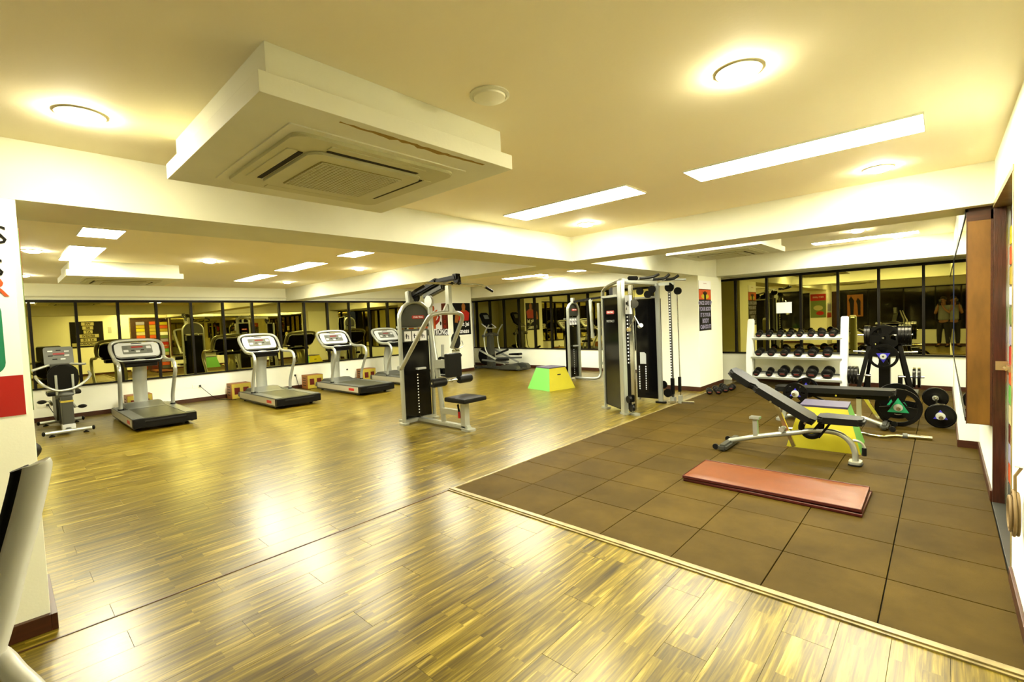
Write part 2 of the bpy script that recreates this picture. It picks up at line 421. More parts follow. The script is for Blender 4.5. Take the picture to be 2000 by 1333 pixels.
# --- glazing ---
def glazing(name, axis, fixed, a0, a1, inward, pitch, start, z0=SZ, z1=TZ, gl='mirror', tilt=.0022, d=.03, rec=.02):
    """window with black mullions; axis 'y' runs along y at x=fixed"""
    m = M()
    def bx(p, q, u, v, lo=0, hi=d):
        f0, f1 = sorted((fixed+inward*lo, fixed+inward*hi))
        return (f0, f1, p, q, u, v) if axis == 'y' else (p, q, f0, f1, u, v)
    m.box(*bx(a0, a1, z1-.045, z1, -.06)).box(*bx(a0, a1, z0, z0+.03, -.06))
    w_ = struct(name, m, 'frame')
    marks = []; s = start
    while s > a0+.1: s -= pitch
    if s < a0+.05: s += pitch
    while s < a1-.05: marks.append(s); s += pitch
    for s in marks:
        obj('mullion', M().box(*bx(s-.02, s+.02, z0+.03, z1-.045, -.04, .028)), 'frame', w_)
    ed = [a0]+marks+[a1]
    for p, q in zip(ed, ed[1:]):
        tx, ty = random.gauss(0, tilt), random.gauss(0, tilt*.6)
        me = M(); f = fixed-inward*rec
        def pt(a, z):
            o_ = f + ((a-(p+q)/2)*tx + (z-(z0+z1)/2)*ty)*1.0
            return (o_, a, z) if axis == 'y' else (a, o_, z)
        c = [pt(p, z0), pt(q, z0), pt(q, z1), pt(p, z1)]
        dd = -inward*.006
        V = [me.b.verts.new(v) for v in c] + [me.b.verts.new((v[0]+dd, v[1], v[2]) if axis == 'y' else (v[0], v[1]+dd, v[2])) for v in c]
        for fc in ((0,1,2,3), (4,5,6,7), (0,1,5,4), (1,2,6,5), (2,3,7,6), (3,0,4,7)): me.b.faces.new([V[k] for k in fc])
        g = obj('pane', me, gl, w_)
    return w_
glazing('window_1', 'y', XL, -.4, 8.97, 1, .612, 1.02)
glazing('window_2', 'x', YF2, XL, PX0, -1, .645, -9.9)
glazing('window_3', 'x', YF3, PX0, .12, -1, .612, -2.70)
struct('trim_14', M().box(.140, XR, 4.985, YF3, SZ-.008, TZ-.002, .001), 'base')
glazing('window_4', 'y', .125, 4.99, YF3, -1, 9, 20, gl='mirror', tilt=0, d=.003, rec=.002)
glazing('window_5', 'x', YB, -2.9, XR, 1, .9, -2.0, z0=.6, z1=2.15, gl='darkglass', tilt=0)
glazing('window_6', 'x', YB, -9.0, PX0, 1, 1.2, -8, z0=.6, z1=2.15, gl='darkglass', tilt=0)
struct('door_2', M().box(-3.56+.15, -3.0, YB-.1, YB+.0, .6, 2.15, .005), 'gold')
# --- the doorway on the right ---
dr = struct('door_1', M().box(XR+.085, XR+.12, D0, D1, .0, DH, .002), 'gold')
pal = [('pcream',.0),('pink',0),('wyel',0),('plil',0),('yellow',0),('paper',0),('red',0),('ygreen',0),('red',0),('pgrn',0),('plil',0),('pink',0),('mgrey',0)]
cols_ = ['yellow','pink','wyel','paper','pgrn','plil','red','pink','ygreen','pcream','maroon','plil','pink','mgrey']
z = 2.02
for c in cols_:
    for yy in (4.80, 4.42, 3.98):
        cc = c if yy == 4.80 else random.choice(cols_)
        obj('picture', M().box(XR+.079, XR+.086, yy-.16, yy+.12, z-.125, z, .001), cc, dr)
    z -= .142
obj('bolt', M().box(XR+.06, XR+.086, 4.70, 4.86, 1.0, 1.04, .004).cyl((XR+.05,4.70,1.02),(XR+.05,4.84,1.02),.008), 'brass', dr)
struct('trim_11', M().box(XR-.002, XR+.062, D1-.03, D1+.0, 0, DH, .002), 'gold')
struct('trim_12', M().box(XR-.004, XR+.12, D0-.02, D0+.02, 0, DH, .004).box(XR-.006, XR+.1, D0-.02, D1, DH, DH+.035, .003), 'trimw')
struct('trim_13', M().box(XR-.004, XR+.085, D0+.02, D1-.03, -.01, .012, .003), 'dgrey')
tag(obj('latch_plate', M().box(XR+.01, XR+.075, D1-.038, D1-.031, .995, 1.06, .001), 'brass'), 'small brass latch plate on the brown door jamb', 'latch')

# ================= LIGHTS AND CEILING UNITS =================
def light_panel(x0, x1, y0, y1, z, label):
    t = thing('recessed_ceiling_light', label, 'ceiling light', ((x0+x1)/2, (y0+y1)/2, z), group='recessed white light panels in the ceiling')
    hx, hy = (x1-x0)/2, (y1-y0)/2
    obj('diffuser', M().box(-hx, hx, -hy, hy, -.010, -.002, .001), 'panel', t)
    obj('frame', M().box(-hx-.006, -hx, -hy, hy, -.012, 0).box(hx, hx+.006, -hy, hy, -.012, 0).box(-hx-.006, hx+.006, -hy-.006, -hy, -.012, 0).box(-hx-.006, hx+.006, hy, hy+.006, -.012, 0), 'bulk', t)
for a in [(-1.35,-.08,3.33,3.66,ZC,'long white light panel nearest the door, top right'), (-3.07,-1.79,3.30,3.63,ZC,'white light panel above the middle of the wood floor, beside the near pillar beam'),
          (-6.22,-5.72,.58,.88,ZC,'short white light panel, nearer of the two by the left pillar'), (-8.25,-6.92,.58,.88,ZC,'white light panel in front of the ceiling air conditioner at left'),
          (-6.22,-5.70,3.25,3.52,ZC,'smallest white light panel in the left bay, close to the beam'), (-8.27,-7.0,3.2,3.5,ZC,'white light panel in the middle of the left bay'),
          (-10.3,-8.95,3.2,3.5,ZC,'white light panel above the second treadmill by the left wall'),
          (-8.30,-7.05,8.75,9.08,ZC2,'long light panel in the far bay before the back mirrors'), (-6.3,-5.85,8.8,9.15,ZC2,'short light panel in the far bay close to the beam crossing'),
          (-1.60,-.27,9.1,9.42,ZC2,'slim light panel above the dumbbell rack'),
          (-1.35,-.08,6.05,6.36,ZC2,'light panel just beyond the cross beam, over the flat bench'), (-3.07,-1.79,6.05,6.36,ZC2,'light panel just beyond the cross beam, before the far ceiling unit'),
          (-6.22,-4.95,6.05,6.36,ZC2,'light panel beyond the cross beam, over the green step box'), (-8.27,-7.0,6.05,6.36,ZC2,'light panel beyond the cross beam, in the middle of the far bay'), (-10.3,-8.95,6.05,6.36,ZC2,'light panel beyond the cross beam, by the farthest treadmill'),]:
    light_panel(*a)
def downlight(x, y, z, label, on=True, r=.075):
    t = thing('downlight', label, 'ceiling light', (x, y, z), group='round downlights')
    obj('rim', M().lathe([(r+.012, 0), (r+.014,-.006), (r,-.010), (r-.004,-.004)], (0,0,0)), 'bulk', t)
    obj('lamp', M().lathe([(r-.002, -.002), (r-.006, -.018), (r*.6,-.027), (.001,-.030)], (0,0,0)), 'spot' if on else 'spotoff', t)
for a in [(-2.85,.31,ZC,'bright downlight at far left of the near ceiling'), (-1.48,1.53,ZC,'unlit downlight to the right of the large ceiling unit',False), (-.63,2.15,ZC,'largest bright downlight at upper right'),
          (-.35,4.40,ZC,'downlight by the doorway wall at right'), (-2.82,4.32,ZC,'downlight beside the beam corner in the middle'), (-7.54,.32,ZC,'bright downlight just right of the left pillar'),
          (-7.59,2.07,ZC,'downlight in the middle of the left bay ceiling'), (-7.47,4.30,ZC,'downlight in the left bay close to the cross beam'), (-10.24,4.20,ZC,'small downlight above the third treadmill'),
          (-.90,8.3,ZC2,'downlight in front of the slim panel over the rack'), (-.52,9.55,ZC2,'downlight behind the slim panel over the rack'), (-7.5,9.55,ZC2,'small downlight beside the far long panel'), (-10.5,.32,ZC,'faint downlight near the left mirror wall')]:
    downlight(*a)
def ac_unit(x, y, z, sx, sy, label, name='ceiling_air_conditioner'):
    t = thing(name, label, 'air conditioner', (x, y, z), group='ceiling air conditioner cassettes')
    hx, hy = sx/2, sy/2; h = .2
    obj('ceiling_box', M().box(-hx+.04, hx-.04, -hy+.04, hy-.04, -h+.07, 0, .003).box(-hx, hx, -hy, hy, -h, -h+.075, .004), 'bulk', t)
    # raised board around the cassette
    p = .46
    obj('surround', M().prism(rrect(2*p, 2*p, .01), (0,0,-h-.006), (1,0,0), (0,1,0), (0,0,.012), .002), 'bulk', t)
    q = .42
    obj('fascia', M().prism(rrect(2*q, 2*q, .05), (0,0,-h-.022), (1,0,0), (0,1,0), (0,0,.022), .006), 'acp', t)
    obj('inner_panel', M().prism(rrect(.60, .60, .05), (0,0,-h-.036), (1,0,0), (0,1,0), (0,0,.016), .005), 'acp', t)
    g = obj('grille', M().prism(rrect(.44, .44, .01), (0,0,-h-.038), (1,0,0), (0,1,0), (0,0,.004)), 'acg', t)
    mm = M()
    for i in range(21):
        a = -.21+.42*i/20
        mm.box(a-.003, a+.003, -.215, .215, -h-.042, -h-.037).box(-.215, .215, a-.003, a+.003, -h-.042, -h-.037)
    o = obj('slats', mm, 'acp', g); o['kind'] = 'stuff'
    for k in range(4):
        R = Matrix.Rotation(k*PI/2, 3, 'Z')
        m1 = M().box(-.24, .24, .312, .334, -h-.0265, -h-.0215)
        m2 = M().box(-.25, .25, .337, .385, -h-.0262, -h-.020, .002)
        for m_ in (m1, m2):
            for v in m_.b.verts: v.co = R @ v.co
        obj('air_slot', m1, 'darkgap', t); obj('louvre', m2, 'acp', t)
    return t
ac = ac_unit(-2.325, 1.27, ZC, 1.27, 1.26, 'large ceiling air conditioner box nearest the camera')
a2 = dup(ac, (-8.88, 1.27, ZC), 0, 'ceiling air conditioner box over the left bay, before the treadmills')
a3 = dup(ac, (-2.36, 7.3, ZC2-.02), 0, 'ceiling air conditioner box beyond the cross beam, above the benches')
K['stain'] = mat('brown_water_stain', (.30,.19,.04), .8)
m = M(); top = [(.60-random.random()*.012, -.32+k*.03) for k in range(27)]; bot = [(.585-.035*random.random()*math.sin(PI*(k+1)/28), -.32+k*.03) for k in range(27)]
m.prism(top+bot[::-1], (0,0,-.2006), (1,0,0), (0,1,0), (0,0,.0004))
obj('stain', m, 'stain', ac)

# ================= MACHINES =================
def star_text(parent, s, size, loc, ux, uy, w_=None, mt='paper'):
    W = w_ or size*len(s)*.75
    u, v = Vector(ux), Vector(uy); n = u.cross(v)
    b = obj('badge', M().prism(rrect(W, size*1.5, size*.6), Vector(loc)-n*.001, ux, uy, n*.003), 'red', parent)
    text('lettering', s, size, Vector(loc)+n*.003, ux, uy, mt, b, bold=size*.02)

def make_treadmill():
    """local: runs along +x (rear); origin at the front end floor centre"""
    t = thing('treadmill', 'x', 'treadmill', group='treadmills along the mirror wall')
    Lh = 2.13
    obj('base_frame', M().box(.05, Lh-.12, -.40, -.36, .03, .19, .01).box(.05, Lh-.12, .36, .40, .03, .19, .01).box(.05,Lh-.14,-.37,.37,.06,.11), 'dgrey', t)
    for s in (-1, 1):
        sk = obj('side_panel', M().box(.12, Lh-.10, s*.405-.012, s*.405+.012, .065, .185, .008), 'acsil', t)
        if s < 0: obj('badge', M().box(Lh-.5, Lh-.27, -.4185, -.4165, .095, .15, .0005), 'red', sk)
        obj('side_rail', M().box(.62, Lh-.05, s*.345-.075, s*.345+.075, .185, .21, .008), 'mgrey', t)
    obj('end_cap', M().box(Lh-.10, Lh+.02, -.42, .42, .06, .20, .015).box(Lh-.1, Lh+.0, -.27, .27, .05,.08), 'black', t)
    obj('roller', M().cyl((Lh-.02,-.27,.15),(Lh-.02,.27,.15),.045), 'rubber', t)
    obj('belt', M().box(.60, Lh-.06, -.27, .27, .17, .203, .004), 'belt', t)
    # motor hood
    hood = [(.0,.12),(.02,.19),(.16,.26),(.42,.27),(.60,.215),(.80,.207),(.80,.185),(.0,.10)]
    m = M(); m.prism(hood, (0,-.28,0), (1,0,0), (0,0,1), (0,.56,0), .012)
    m.prism([(.0,.10),(.02,.18),(.20,.20),(.62,.21),(.85,.21),(.85,.08),(0,.08)], (0,-.415,0), (1,0,0), (0,0,1), (0,.14,0), .012)
    m.prism([(.0,.10),(.02,.18),(.20,.20),(.62,.21),(.85,.21),(.85,.08),(0,.08)], (0,.275,0), (1,0,0), (0,0,1), (0,.14,0), .012)
    obj('motor_hood', m, 'mgrey', t)
    for x_ in (.2, Lh-.25):
        for s in (-1, 1): obj('foot', M().lathe([(.03,0),(.032,.01),(.015,.02),(.012,.05)], (x_, s*.33, 0)), 'rubber', t)
    # upright
    up_ = smooth([(.25,0,.22),(.24,0,.45),(.26,0,.70),(.34,0,.92),(.42,0,1.03)], 4)
    obj('upright', M().tube(up_, [.055]*len(up_), 10, sx=2.0, up=(1,0,0)), 'silver', t)
    # handrails: foot -> elbow -> forward -> console loop
    for s in (-1, 1):
        p = smooth([(.80,s*.375,.20),(.83,s*.375,.40),(.96,s*.385,.66),(1.06,s*.39,.84),(1.03,s*.39,.97),(.90,s*.385,1.03),(.70,s*.375,1.03),(.50,s*.365,1.05),(.36,s*.36,1.10)], 5)
        obj('handrail', M().tube(p, .030, 10, sx=1.0), 'silver', t)
        obj('rail_cuff', M().cyl((.80,s*.375,.205),(.802,s*.375,.235),.042), 'black', t)
    lp = smooth([(.40,-.36,1.09),(.26,-.385,1.22),(.15,-.37,1.34),(.11,-.27,1.395),(.10,0,1.41),(.11,.27,1.395),(.15,.37,1.34),(.26,.385,1.22),(.40,.36,1.09)], 5)
    obj('console_hoop', M().tube(lp, .030, 10), 'silver', t)
    # console plate, tilted
    a = Vector((0,1,0)); bb = Vector((-.26,0,.31)).normalized(); n = a.cross(bb)
    cen = Vector((.235,0,1.225))
    con = obj('console', M().prism(rrect(.66,.33,.07), cen-n*.03, a, bb, n*.05, .012), 'silver2', t)
    obj('console_back', M().prism(rrect(.68,.35,.08), cen-n*.075, a, bb, n*.045, .015), 'black', t)
    obj('vent', M().prism(rrect(.16,.015,.006), cen+bb*.140+n*.019, a, bb, n*.004), 'black', con)
    dp = obj('display', M().prism(rrect(.44,.20,.02), cen+n*.018, a, bb, n*.006), 'lcd', con)
    obj('red_readout', M().prism(rrect(.17,.03,.004), cen+bb*.055+n*.023, a, bb, n*.003), 'led', con)
    for k, (u, v, w_, h_, mt_) in enumerate([(-.17,.05,.06,.05,'mgrey'),(-.17,-.03,.07,.05,'silver2'),(-.07,-.02,.05,.02,'black'),(.07,-.02,.05,.02,'black'),(0,-.05,.06,.04,'silver2'),(.17,.04,.07,.06,'silver2'),(.17,-.04,.07,.05,'mgrey')]):
        obj('button', M().prism(rrect(w_,h_,.006), cen+a*u+bb*v+n*.023, a, bb, n*.003), mt_, con)
    for s in (-1,1): obj('grip_strip', M().tube(smooth([(.40,s*.34,1.105),(.27,s*.352,1.22),(.17,s*.335,1.33)],4), .012, 6), 'black', t)
    # tray
    obj('tray', M().box(.40,.62,-.27,.27,1.00,1.045,.015), 'black', t)
    tr = smooth([(.40,-.34,1.08),(.52,-.27,1.045),(.60,0,1.04),(.52,.27,1.045),(.40,.34,1.08)], 5)
    obj('tray_lip', M().tube(tr, .014, 8), 'silver2', t)
    obj('lower_box', M().box(.28,.56,-.24,.24,.93,1.005,.02), 'black', t)
    return t
K['acsil'] = mat('brushed_side_panel', (.50,.47,.33), .35, .4, bump=.05, bscale=100)
tm = make_treadmill()
tm.location = (-11.30, 1.74, 0); tm['label'] = 'treadmill nearest the camera, beside the exercise bike'
dup(tm, (-11.30, 3.86, 0), 0, 'second treadmill from the left, with an orange box behind its near side')
dup(tm, (-11.32, 5.58, 0), 0, 'third treadmill from the left along the mirror wall')
dup(tm, (-11.34, 7.08, 0), 0, 'farthest treadmill, partly hidden behind the pulldown machine')
# voltage boxes behind treadmills
def vbox(y, lab, front='wyel'):
    t = thing('power_box', lab, 'power box', (-11.72, y, 0), group='wooden power boxes on the floor behind the treadmills')
    z0 = .13
    obj('case', M().box(-.15,.17,-.20,.20,.0,.34,.005), 'orange', t)
    obj('front_panel', M().box(.165,.18,-.19,.19,.01,.33,.002), front, t)
    for s in (-1,1): obj('meter', M().box(.178,.186,s*.09-.055,s*.09+.055,.10,.25,.002), 'maroon', t)
    for i in range(4): obj('vent_slit', M().box(-.08,.08,-.204,-.199,.08+i*.06,.095+i*.06), 'darkgap', t)
vbox(1.80,'yellow and red power box behind the nearest treadmill'); vbox(3.60,'orange power box behind the second treadmill')
vbox(5.28,'orange power box behind the third treadmill'); vbox(6.78,'orange power box behind the farthest treadmill')
def socket(x, y, z, ax, lab, cablepts=None):
    t = thing('wall_socket', lab, 'socket', (x, y, z), world=True)
    if ax == 'x': m = M().box(x, x+.008, y-.12, y+.12, z-.04, z+.04, .002)
    elif ax == '-y': m = M().box(x-.12, x+.12, y-.008, y, z-.035, z+.035, .002)
    else: m = M().box(x-.006, x, y-.1, y+.1, z-.04, z+.04, .002)
    obj('plate', m, 'wall', t)
    for k in (-.06, .0, .06):
        q = M().box(x+.006,x+.011,y+k-.018,y+k+.018,z-.02,z+.02,.001) if ax=='x' else (M().box(x+k-.018,x+k+.018,y-.011,y-.006,z-.02,z+.02,.001) if ax=='-y' else M().box(x-.01,x-.004,y+k-.018,y+k+.018,z-.02,z+.02,.001))
        obj('switch', q, 'wall', t)
    if cablepts:
        obj('plug', M().box(x+.01,x+.04,y+.0,y+.04,z-.02,z+.02,.004), 'dgrey', t)
    return t
socket(XL, .52, .30, 'x', 'white wall socket behind the exercise bike', 1); socket(XL, 2.90, .34, 'x', 'white wall socket between the first two treadmills', 1)
socket(XL, 4.95, .34, 'x', 'white wall socket left of the third treadmill', 1); socket(XL, 6.35, .34, 'x', 'white wall socket left of the farthest treadmill', 1)
socket(-8.35, YF2, .33, '-y', 'small socket low on the back wall under the mirrors')
socket(-6.95, YF2, .33, '-y', 'socket low on the back wall behind the pulley machine')
for p, lab in (([(-11.95,.55,.29),(-11.9,.60,.16),(-11.8,.68,.03),(-11.55,.70,.012),(-11.4,.70,.012)],'black power cable hanging behind the exercise bike'),
               ([(-11.95,2.92,.33),(-11.88,3.02,.2),(-11.75,3.15,.05),(-11.6,3.3,.012),(-11.35,3.42,.012)],'black power cable leading to the second treadmill'),
               ([(-11.95,4.97,.33),(-11.92,4.99,.2),(-11.85,5.01,.04),(-11.6,5.03,.012),(-11.36,5.06,.012)],'black power cable leading to the third treadmill')):
    tag(obj('power_cable', M().tube(smooth(p,5), .006, 6), 'black'), lab, 'cable')

# ---- tower with weight stack (shared by the pulldown and the pulley machine) ----
def tower(t, x, y0, y1, h, depth=.34):
    """arched frame in plane x, shroud behind; local coords relative to the world"""
    yc, r = (y0+y1)/2, (y1-y0)/2
    arch = [(x,y0,.03),(x,y0,h-r)]+[(x,yc-r*math.cos(a*PI/12),h-r+r*math.sin(a*PI/12)*.92) for a in range(1,12)]+[(x,y1,h-r),(x,y1,.03)]
    obj('arch_frame', M().tube(arch, .038, 10, sx=.75, up=(1,0,0)), 'silver', t)
    obj('foot_plate', M().prism(rrect(.16,.11,.04), (x,y0,0), (1,0,0), (0,1,0), (0,0,.03), .004), 'silver', t)
    obj('foot_plate', M().prism(rrect(.16,.11,.04), (x,y1,0), (1,0,0), (0,1,0), (0,0,.03), .004), 'silver', t)
    rr = r-.03; hs = h-r
    sh = [(y0+.035,.06),(y1-.035,.06),(y1-.035,h-.60),(y0+.035,h-.60)]
    obj('shroud', M().prism(sh, (x-.03,0,0), (0,1,0), (0,0,1), (.012,0,0)), 'smoke', t)
    cap = [(yc+rr, hs-.12)]+[(yc+rr*math.cos(a*PI/14), hs+rr*math.sin(a*PI/14)*.92) for a in range(15)]+[(yc-rr, hs-.12)]
    cp = obj('top_cover', M().prism(cap, (x-.05,0,0), (0,1,0), (0,0,1), (.06,0,0), .01), 'dgrey', t)
    star_text(cp, 'STAR TRAC', .034, (x+.012, yc+.05, hs+.03), (0,1,0), (0,0,1))
    pl = obj('instruction_placard', M().box(x-.016,x-.008,y0+.05,y1-.05,hs-.34,hs-.15,.002), 'mgrey', t)
    for k in range(3):
        ya = y0+.08+k*(y1-y0-.14)/3
        obj('diagram', M().box(x-.009,x-.005,ya,ya+(y1-y0-.2)/3,hs-.33,hs-.18,.001), 'paper', pl)
        obj('figure', M().box(x-.005,x-.003,ya+.03,ya+.045,hs-.29,hs-.22).box(x-.005,x-.003,ya+.02,ya+.08,hs-.255,hs-.245).box(x-.005,x-.003,ya+.07,ya+.08,hs-.3,hs-.255), 'black', pl)
    obj('weight_stack', M().box(x-.12,x-.04,yc-.13,yc+.13,.10,.85,.004), 'iron', t)
    for s in (-1,1): obj('guide_rod', M().cyl((x-.08,yc+s*.09,.08),(x-.08,yc+s*.09,h-.35),.011), 'chrome', t)
    for i in range(14):
        obj('weight_number', M().box(x-.0165,x-.0145,yc+.0,yc+.018,.13+i*.045,.147+i*.045), 'paper', t)
    obj('stack_pin', M().box(x-.02,x+.04,yc-.02,yc+.14,.80,.83,.006), 'silver2', t)
    obj('rear_frame', M().bar((x-.15,y0+.06,.03),(x-.15,y0+.06,h-.4),.03,.03).bar((x-.15,y1-.06,.03),(x-.15,y1-.06,h-.4),.03,.03).bar((x-.15,y0+.05,h-.4),(x-.15,y1-.05,h-.4),.03,.03).box(x-.17,x,y0+.02,y0+.05,.02,.06).box(x-.17,x,y1-.05,y1-.02,.02,.06), 'silver', t)
    obj('rear_shroud', M().box(x-.148,x-.14,y0+.07,y1-.07,.08,h-.45), 'smoke', t)

lx, ly = -5.95, 4.31
t = thing('lat_pulldown_machine', 'silver and black seated pulldown machine with weight tower, standing alone on the wood floor', 'gym machine', (lx, ly, 0), world=True)
tower(t, lx, 4.03, 4.60, 1.86)
bx = M().bar((lx-.1,ly,.045),(-4.82,ly,.045),.09,.05,bev=.01)
obj('base_rail', bx, 'silver', t)
obj('base_cross_rail', M().bar((lx,4.03,.045),(lx,4.60,.045),.07,.05), 'silver', t)
obj('end_foot', M().prism(rrect(.22,.14,.06), (-4.84,ly,0), (1,0,0), (0,1,0), (0,0,.03), .004), 'silver', t)
obj('front_upright', M().tube(smooth([(-5.56,ly,1.86),(-5.56,ly,1.60),(-5.54,ly,1.30),(-5.48,ly,.92),(-5.42,ly,.55),(-5.36,ly,.06)],4), .042, 10, sx=.8, up=(1,0,0)), 'silver', t)
obj('seat_support', M().bar((-5.36,ly,.23),(-4.92,ly,.23),.06,.08), 'silver', t)
obj('chest_pad_support', M().bar((-5.5,ly,.90),(-5.15,ly,.92),.07,.12), 'silver', t)
sp = obj('seat_post', M().box(-4.94,-4.85,ly-.045,ly+.045,.03,.40,.008), 'silver', t)
obj('adjust_lever', M().cyl((-4.96,ly-.05,.26),(-4.97,ly-.055,.34),.014).ball((-4.97,ly-.055,.35),.016), 'black', sp)
obj('lever_sleeve', M().cyl((-4.96,ly-.05,.17),(-4.96,ly-.05,.26),.018), 'red', sp)
R30 = Matrix.Rotation(.0, 3, 'Z')
obj('seat', M().box(-5.08,-4.66,ly-.21,ly+.21,.41,.475,.022), 'vinyl', t)
obj('chest_pad', M().box(-5.14,-5.06,ly-.13,ly+.13,.73,1.07,.022), 'vinyl', t)
obj('chest_pad_bracket', M().box(-5.2,-5.13,ly-.04,ly+.04,.82,.98,.008), 'silver', t)
rb = obj('roller_bar', M().cyl((-5.14,ly-.36,.68),(-5.14,ly+.36,.68),.016).bar((-5.45,ly,.70),(-5.14,ly,.68),.05,.05), 'chrome', t)
for s in (-1,1): obj('thigh_roller', M().lathe([(.02,-.11),(.055,-.115),(.062,-.09),(.062,.09),(.055,.115),(.02,.12)], (-5.14, ly+s*.24, .68), 'y'), 'vinyl', t)
obj('press_arm', M().tube(smooth([(-5.86,3.97,.86),(-5.55,3.965,1.18),(-5.24,3.965,1.50),(-5.15,3.99,1.60),(-5.12,4.10,1.635),(-5.12,4.30,1.64),(-5.13,4.48,1.63),(-5.17,4.585,1.57),(-5.28,4.61,1.42),(-5.47,4.61,1.12)],5), .030, 10), 'silver', t)
obj('arm_pivot', M().cyl((-5.90,3.94,.86),(-5.90,4.02,.86),.035), 'silver', t)
obj('press_arm_mast', M().bar((-5.13,ly,1.65),(-5.13,ly,2.02),.06,.07,up=(1,0,0)).prism([(-.12,0),(.12,0),(.04,.12),(-.04,.12)], (-5.16,ly,1.645), (0,1,0), (0,0,1), (.05,0,0), .005), 'silver', t)
obj('tower_neck', M().bar((lx,ly-.08,1.82),(lx-.02,ly-.08,2.0),.08,.09,up=(1,0,0),bev=.01), 'silver', t)
obj('top_boom', M().bar((lx-.02,ly,1.93),(-5.35,ly,2.10),.12,.10,bev=.02).bar((-5.35,ly,2.10),(-4.93,ly,2.12),.10,.06,bev=.01), 'black', t)
obj('lower_boom', M().bar((-5.72,ly+.03,1.90),(-5.25,ly+.03,2.02),.10,.09,bev=.02), 'dgrey', t)
pm = obj('pulley', M().lathe([(.03,-.02),(.06,-.02),(.05,0),(.06,.02),(.03,.02)], (-4.94,ly,2.10), 'y'), 'black', t)
obj('pulley', M().lathe([(.03,-.02),(.06,-.02),(.05,0),(.06,.02),(.03,.02)], (-5.88,ly,1.90), 'y'), 'black', t)
obj('pulley', M().lathe([(.05,-.02),(.085,-.02),(.075,0),(.085,.02),(.05,.02)], (-5.50,ly-.06,1.82), 'y'), 'silver2', t)
obj('pulley_housing', M().box(-4.99,-4.91,ly-.04,ly+.04,2.09,2.17,.01).tube(smooth([(-4.91,ly,2.12),(-4.87,ly,2.08),(-4.86,ly,2.02)],4),.008,6), 'black', t)
obj('cable', M().cyl((-4.90,ly,2.09),(-4.90,ly,2.03),.005,6).cyl((-5.88,ly,1.96),(-5.0,ly,2.155),.005,6), 'black', t)
lb = obj('pull_bar', M().tube(smooth([(-5.0,3.66,1.93),(-5.0,3.78,1.99),(-5.0,3.86,2.03),(-5.0,4.3,2.035),(-5.0,4.80,2.035),(-5.0,4.90,2.01),(-5.0,5.04,1.95)],3), .014, 8), 'chrome', t)
obj('grip', M().cyl((-5.0,4.91,2.005),(-5.0,5.06,1.945),.019), 'rubber', lb); obj('grip', M().cyl((-5.0,3.79,1.99),(-5.0,3.64,1.92),.019), 'rubber', lb)
for s in (-.06,.06): obj('hook', M().ball((-4.97,ly+s,2.04),.022), 'black', lb)

# ---- pulley machine at the back ----
qx = -6.62
t = thing('pulley_station', 'silver arched pulley machine by the back mirror wall, behind the green step box', 'gym machine', (qx, 9.5, 0), world=True)
tower(t, qx, 9.22, 9.66, 1.88)
obj('base_loop', M().tube(smooth([(qx+.02,9.44,.045),(-6.25,9.44,.045),(-6.05,9.50,.05),(-5.98,9.56,.12),(-5.98,9.58,.30)],5), .032, 10), 'silver', t)
obj('tall_post', M().bar((-5.98,9.58,.25),(-5.98,9.58,1.82),.06,.07,up=(1,0,0),bev=.008), 'silver', t)
obj('front_post', M().bar((-6.12,9.5,1.05),(-6.16,9.5,1.93),.06,.06,up=(1,0,0),bev=.008).cyl((-6.12,9.5,1.0),(-6.12,9.5,1.12),.045), 'silver', t)
obj('top_arm', M().bar((qx,9.44,1.88),(-6.16,9.5,1.93),.06,.05).bar((-6.16,9.5,1.93),(-5.9,9.6,1.95),.05,.05), 'black', t)
obj('neck', M().box(qx-.04,qx+.04,9.40,9.48,1.84,1.98,.015), 'silver', t)
obj('seat_arm', M().bar((-5.98,9.58,.40),(-5.70,9.66,.40),.05,.06).tube([(-6.1,9.5,1.9),(-6.0,9.3,1.85),(-6.0,9.25,1.4)],.012,6), 'silver', t)

# ---- cable crossover ----
t = thing('cable_crossover', 'tall cable crossover with two black weight towers and pull-up grips at the rubber floor edge', 'gym machine', (-3.7, 7.0, 0), world=True)
# near tower
hz = 2.0
obj('curved_post', M().tube(smooth([(-4.08,6.66,.03),(-4.08,6.66,.9),(-4.08,6.66,1.78),(-4.05,6.65,1.92),(-3.95,6.62,1.98),(-3.78,6.56,2.02),(-3.6,6.5,2.05)],4), .035, 8, sx=.7, up=(0,1,0)), 'silver', t)
d = Vector((-3.62,6.40,0))-Vector((-4.08,6.66,0)); d.normalize(); nn = Vector((d.y,-d.x,0))
A0 = Vector((-4.06,6.65,0))
pn = obj('weight_tower', M().prism([(0,.07),(.47,.05),(.47,1.80),(0,1.80)], A0+nn*.0, d, (0,0,1), -nn*.22, .004), 'black', t)
obj('shroud', M().prism([(.01,.08),(.46,.07),(.46,1.78),(.01,1.78)], A0+nn*.001, d, (0,0,1), nn*.006), 'dshroud' if 'dshroud' in K else 'smoke', pn)
star_text(pn, 'STAR TRAC', .036, A0+d*.22+nn*.009+Vector((0,0,1.56)), d, (0,0,1))
text('lettering', 'INSTINCT', .055, A0+d*.22+nn*.009+Vector((0,0,1.42)), d, (0,0,1), 'silver2', pn)
obj('top_rail', M().bar(A0+Vector((0,0,1.81)), A0+d*.47+Vector((0,0,1.81)), .06, .035), 'silver', t)
obj('main_post', M().bar((-3.58,6.38,.02),(-3.60,6.40,2.03),.11,.075,up=nn,bev=.01), 'silver', t)
obj('pulley', M().lathe([(.03,-.02),(.075,-.02),(.065,0),(.075,.02),(.03,.02)], (-3.86,6.60,1.88), (nn, d, Vector((0,0,1)))), 'black', t)
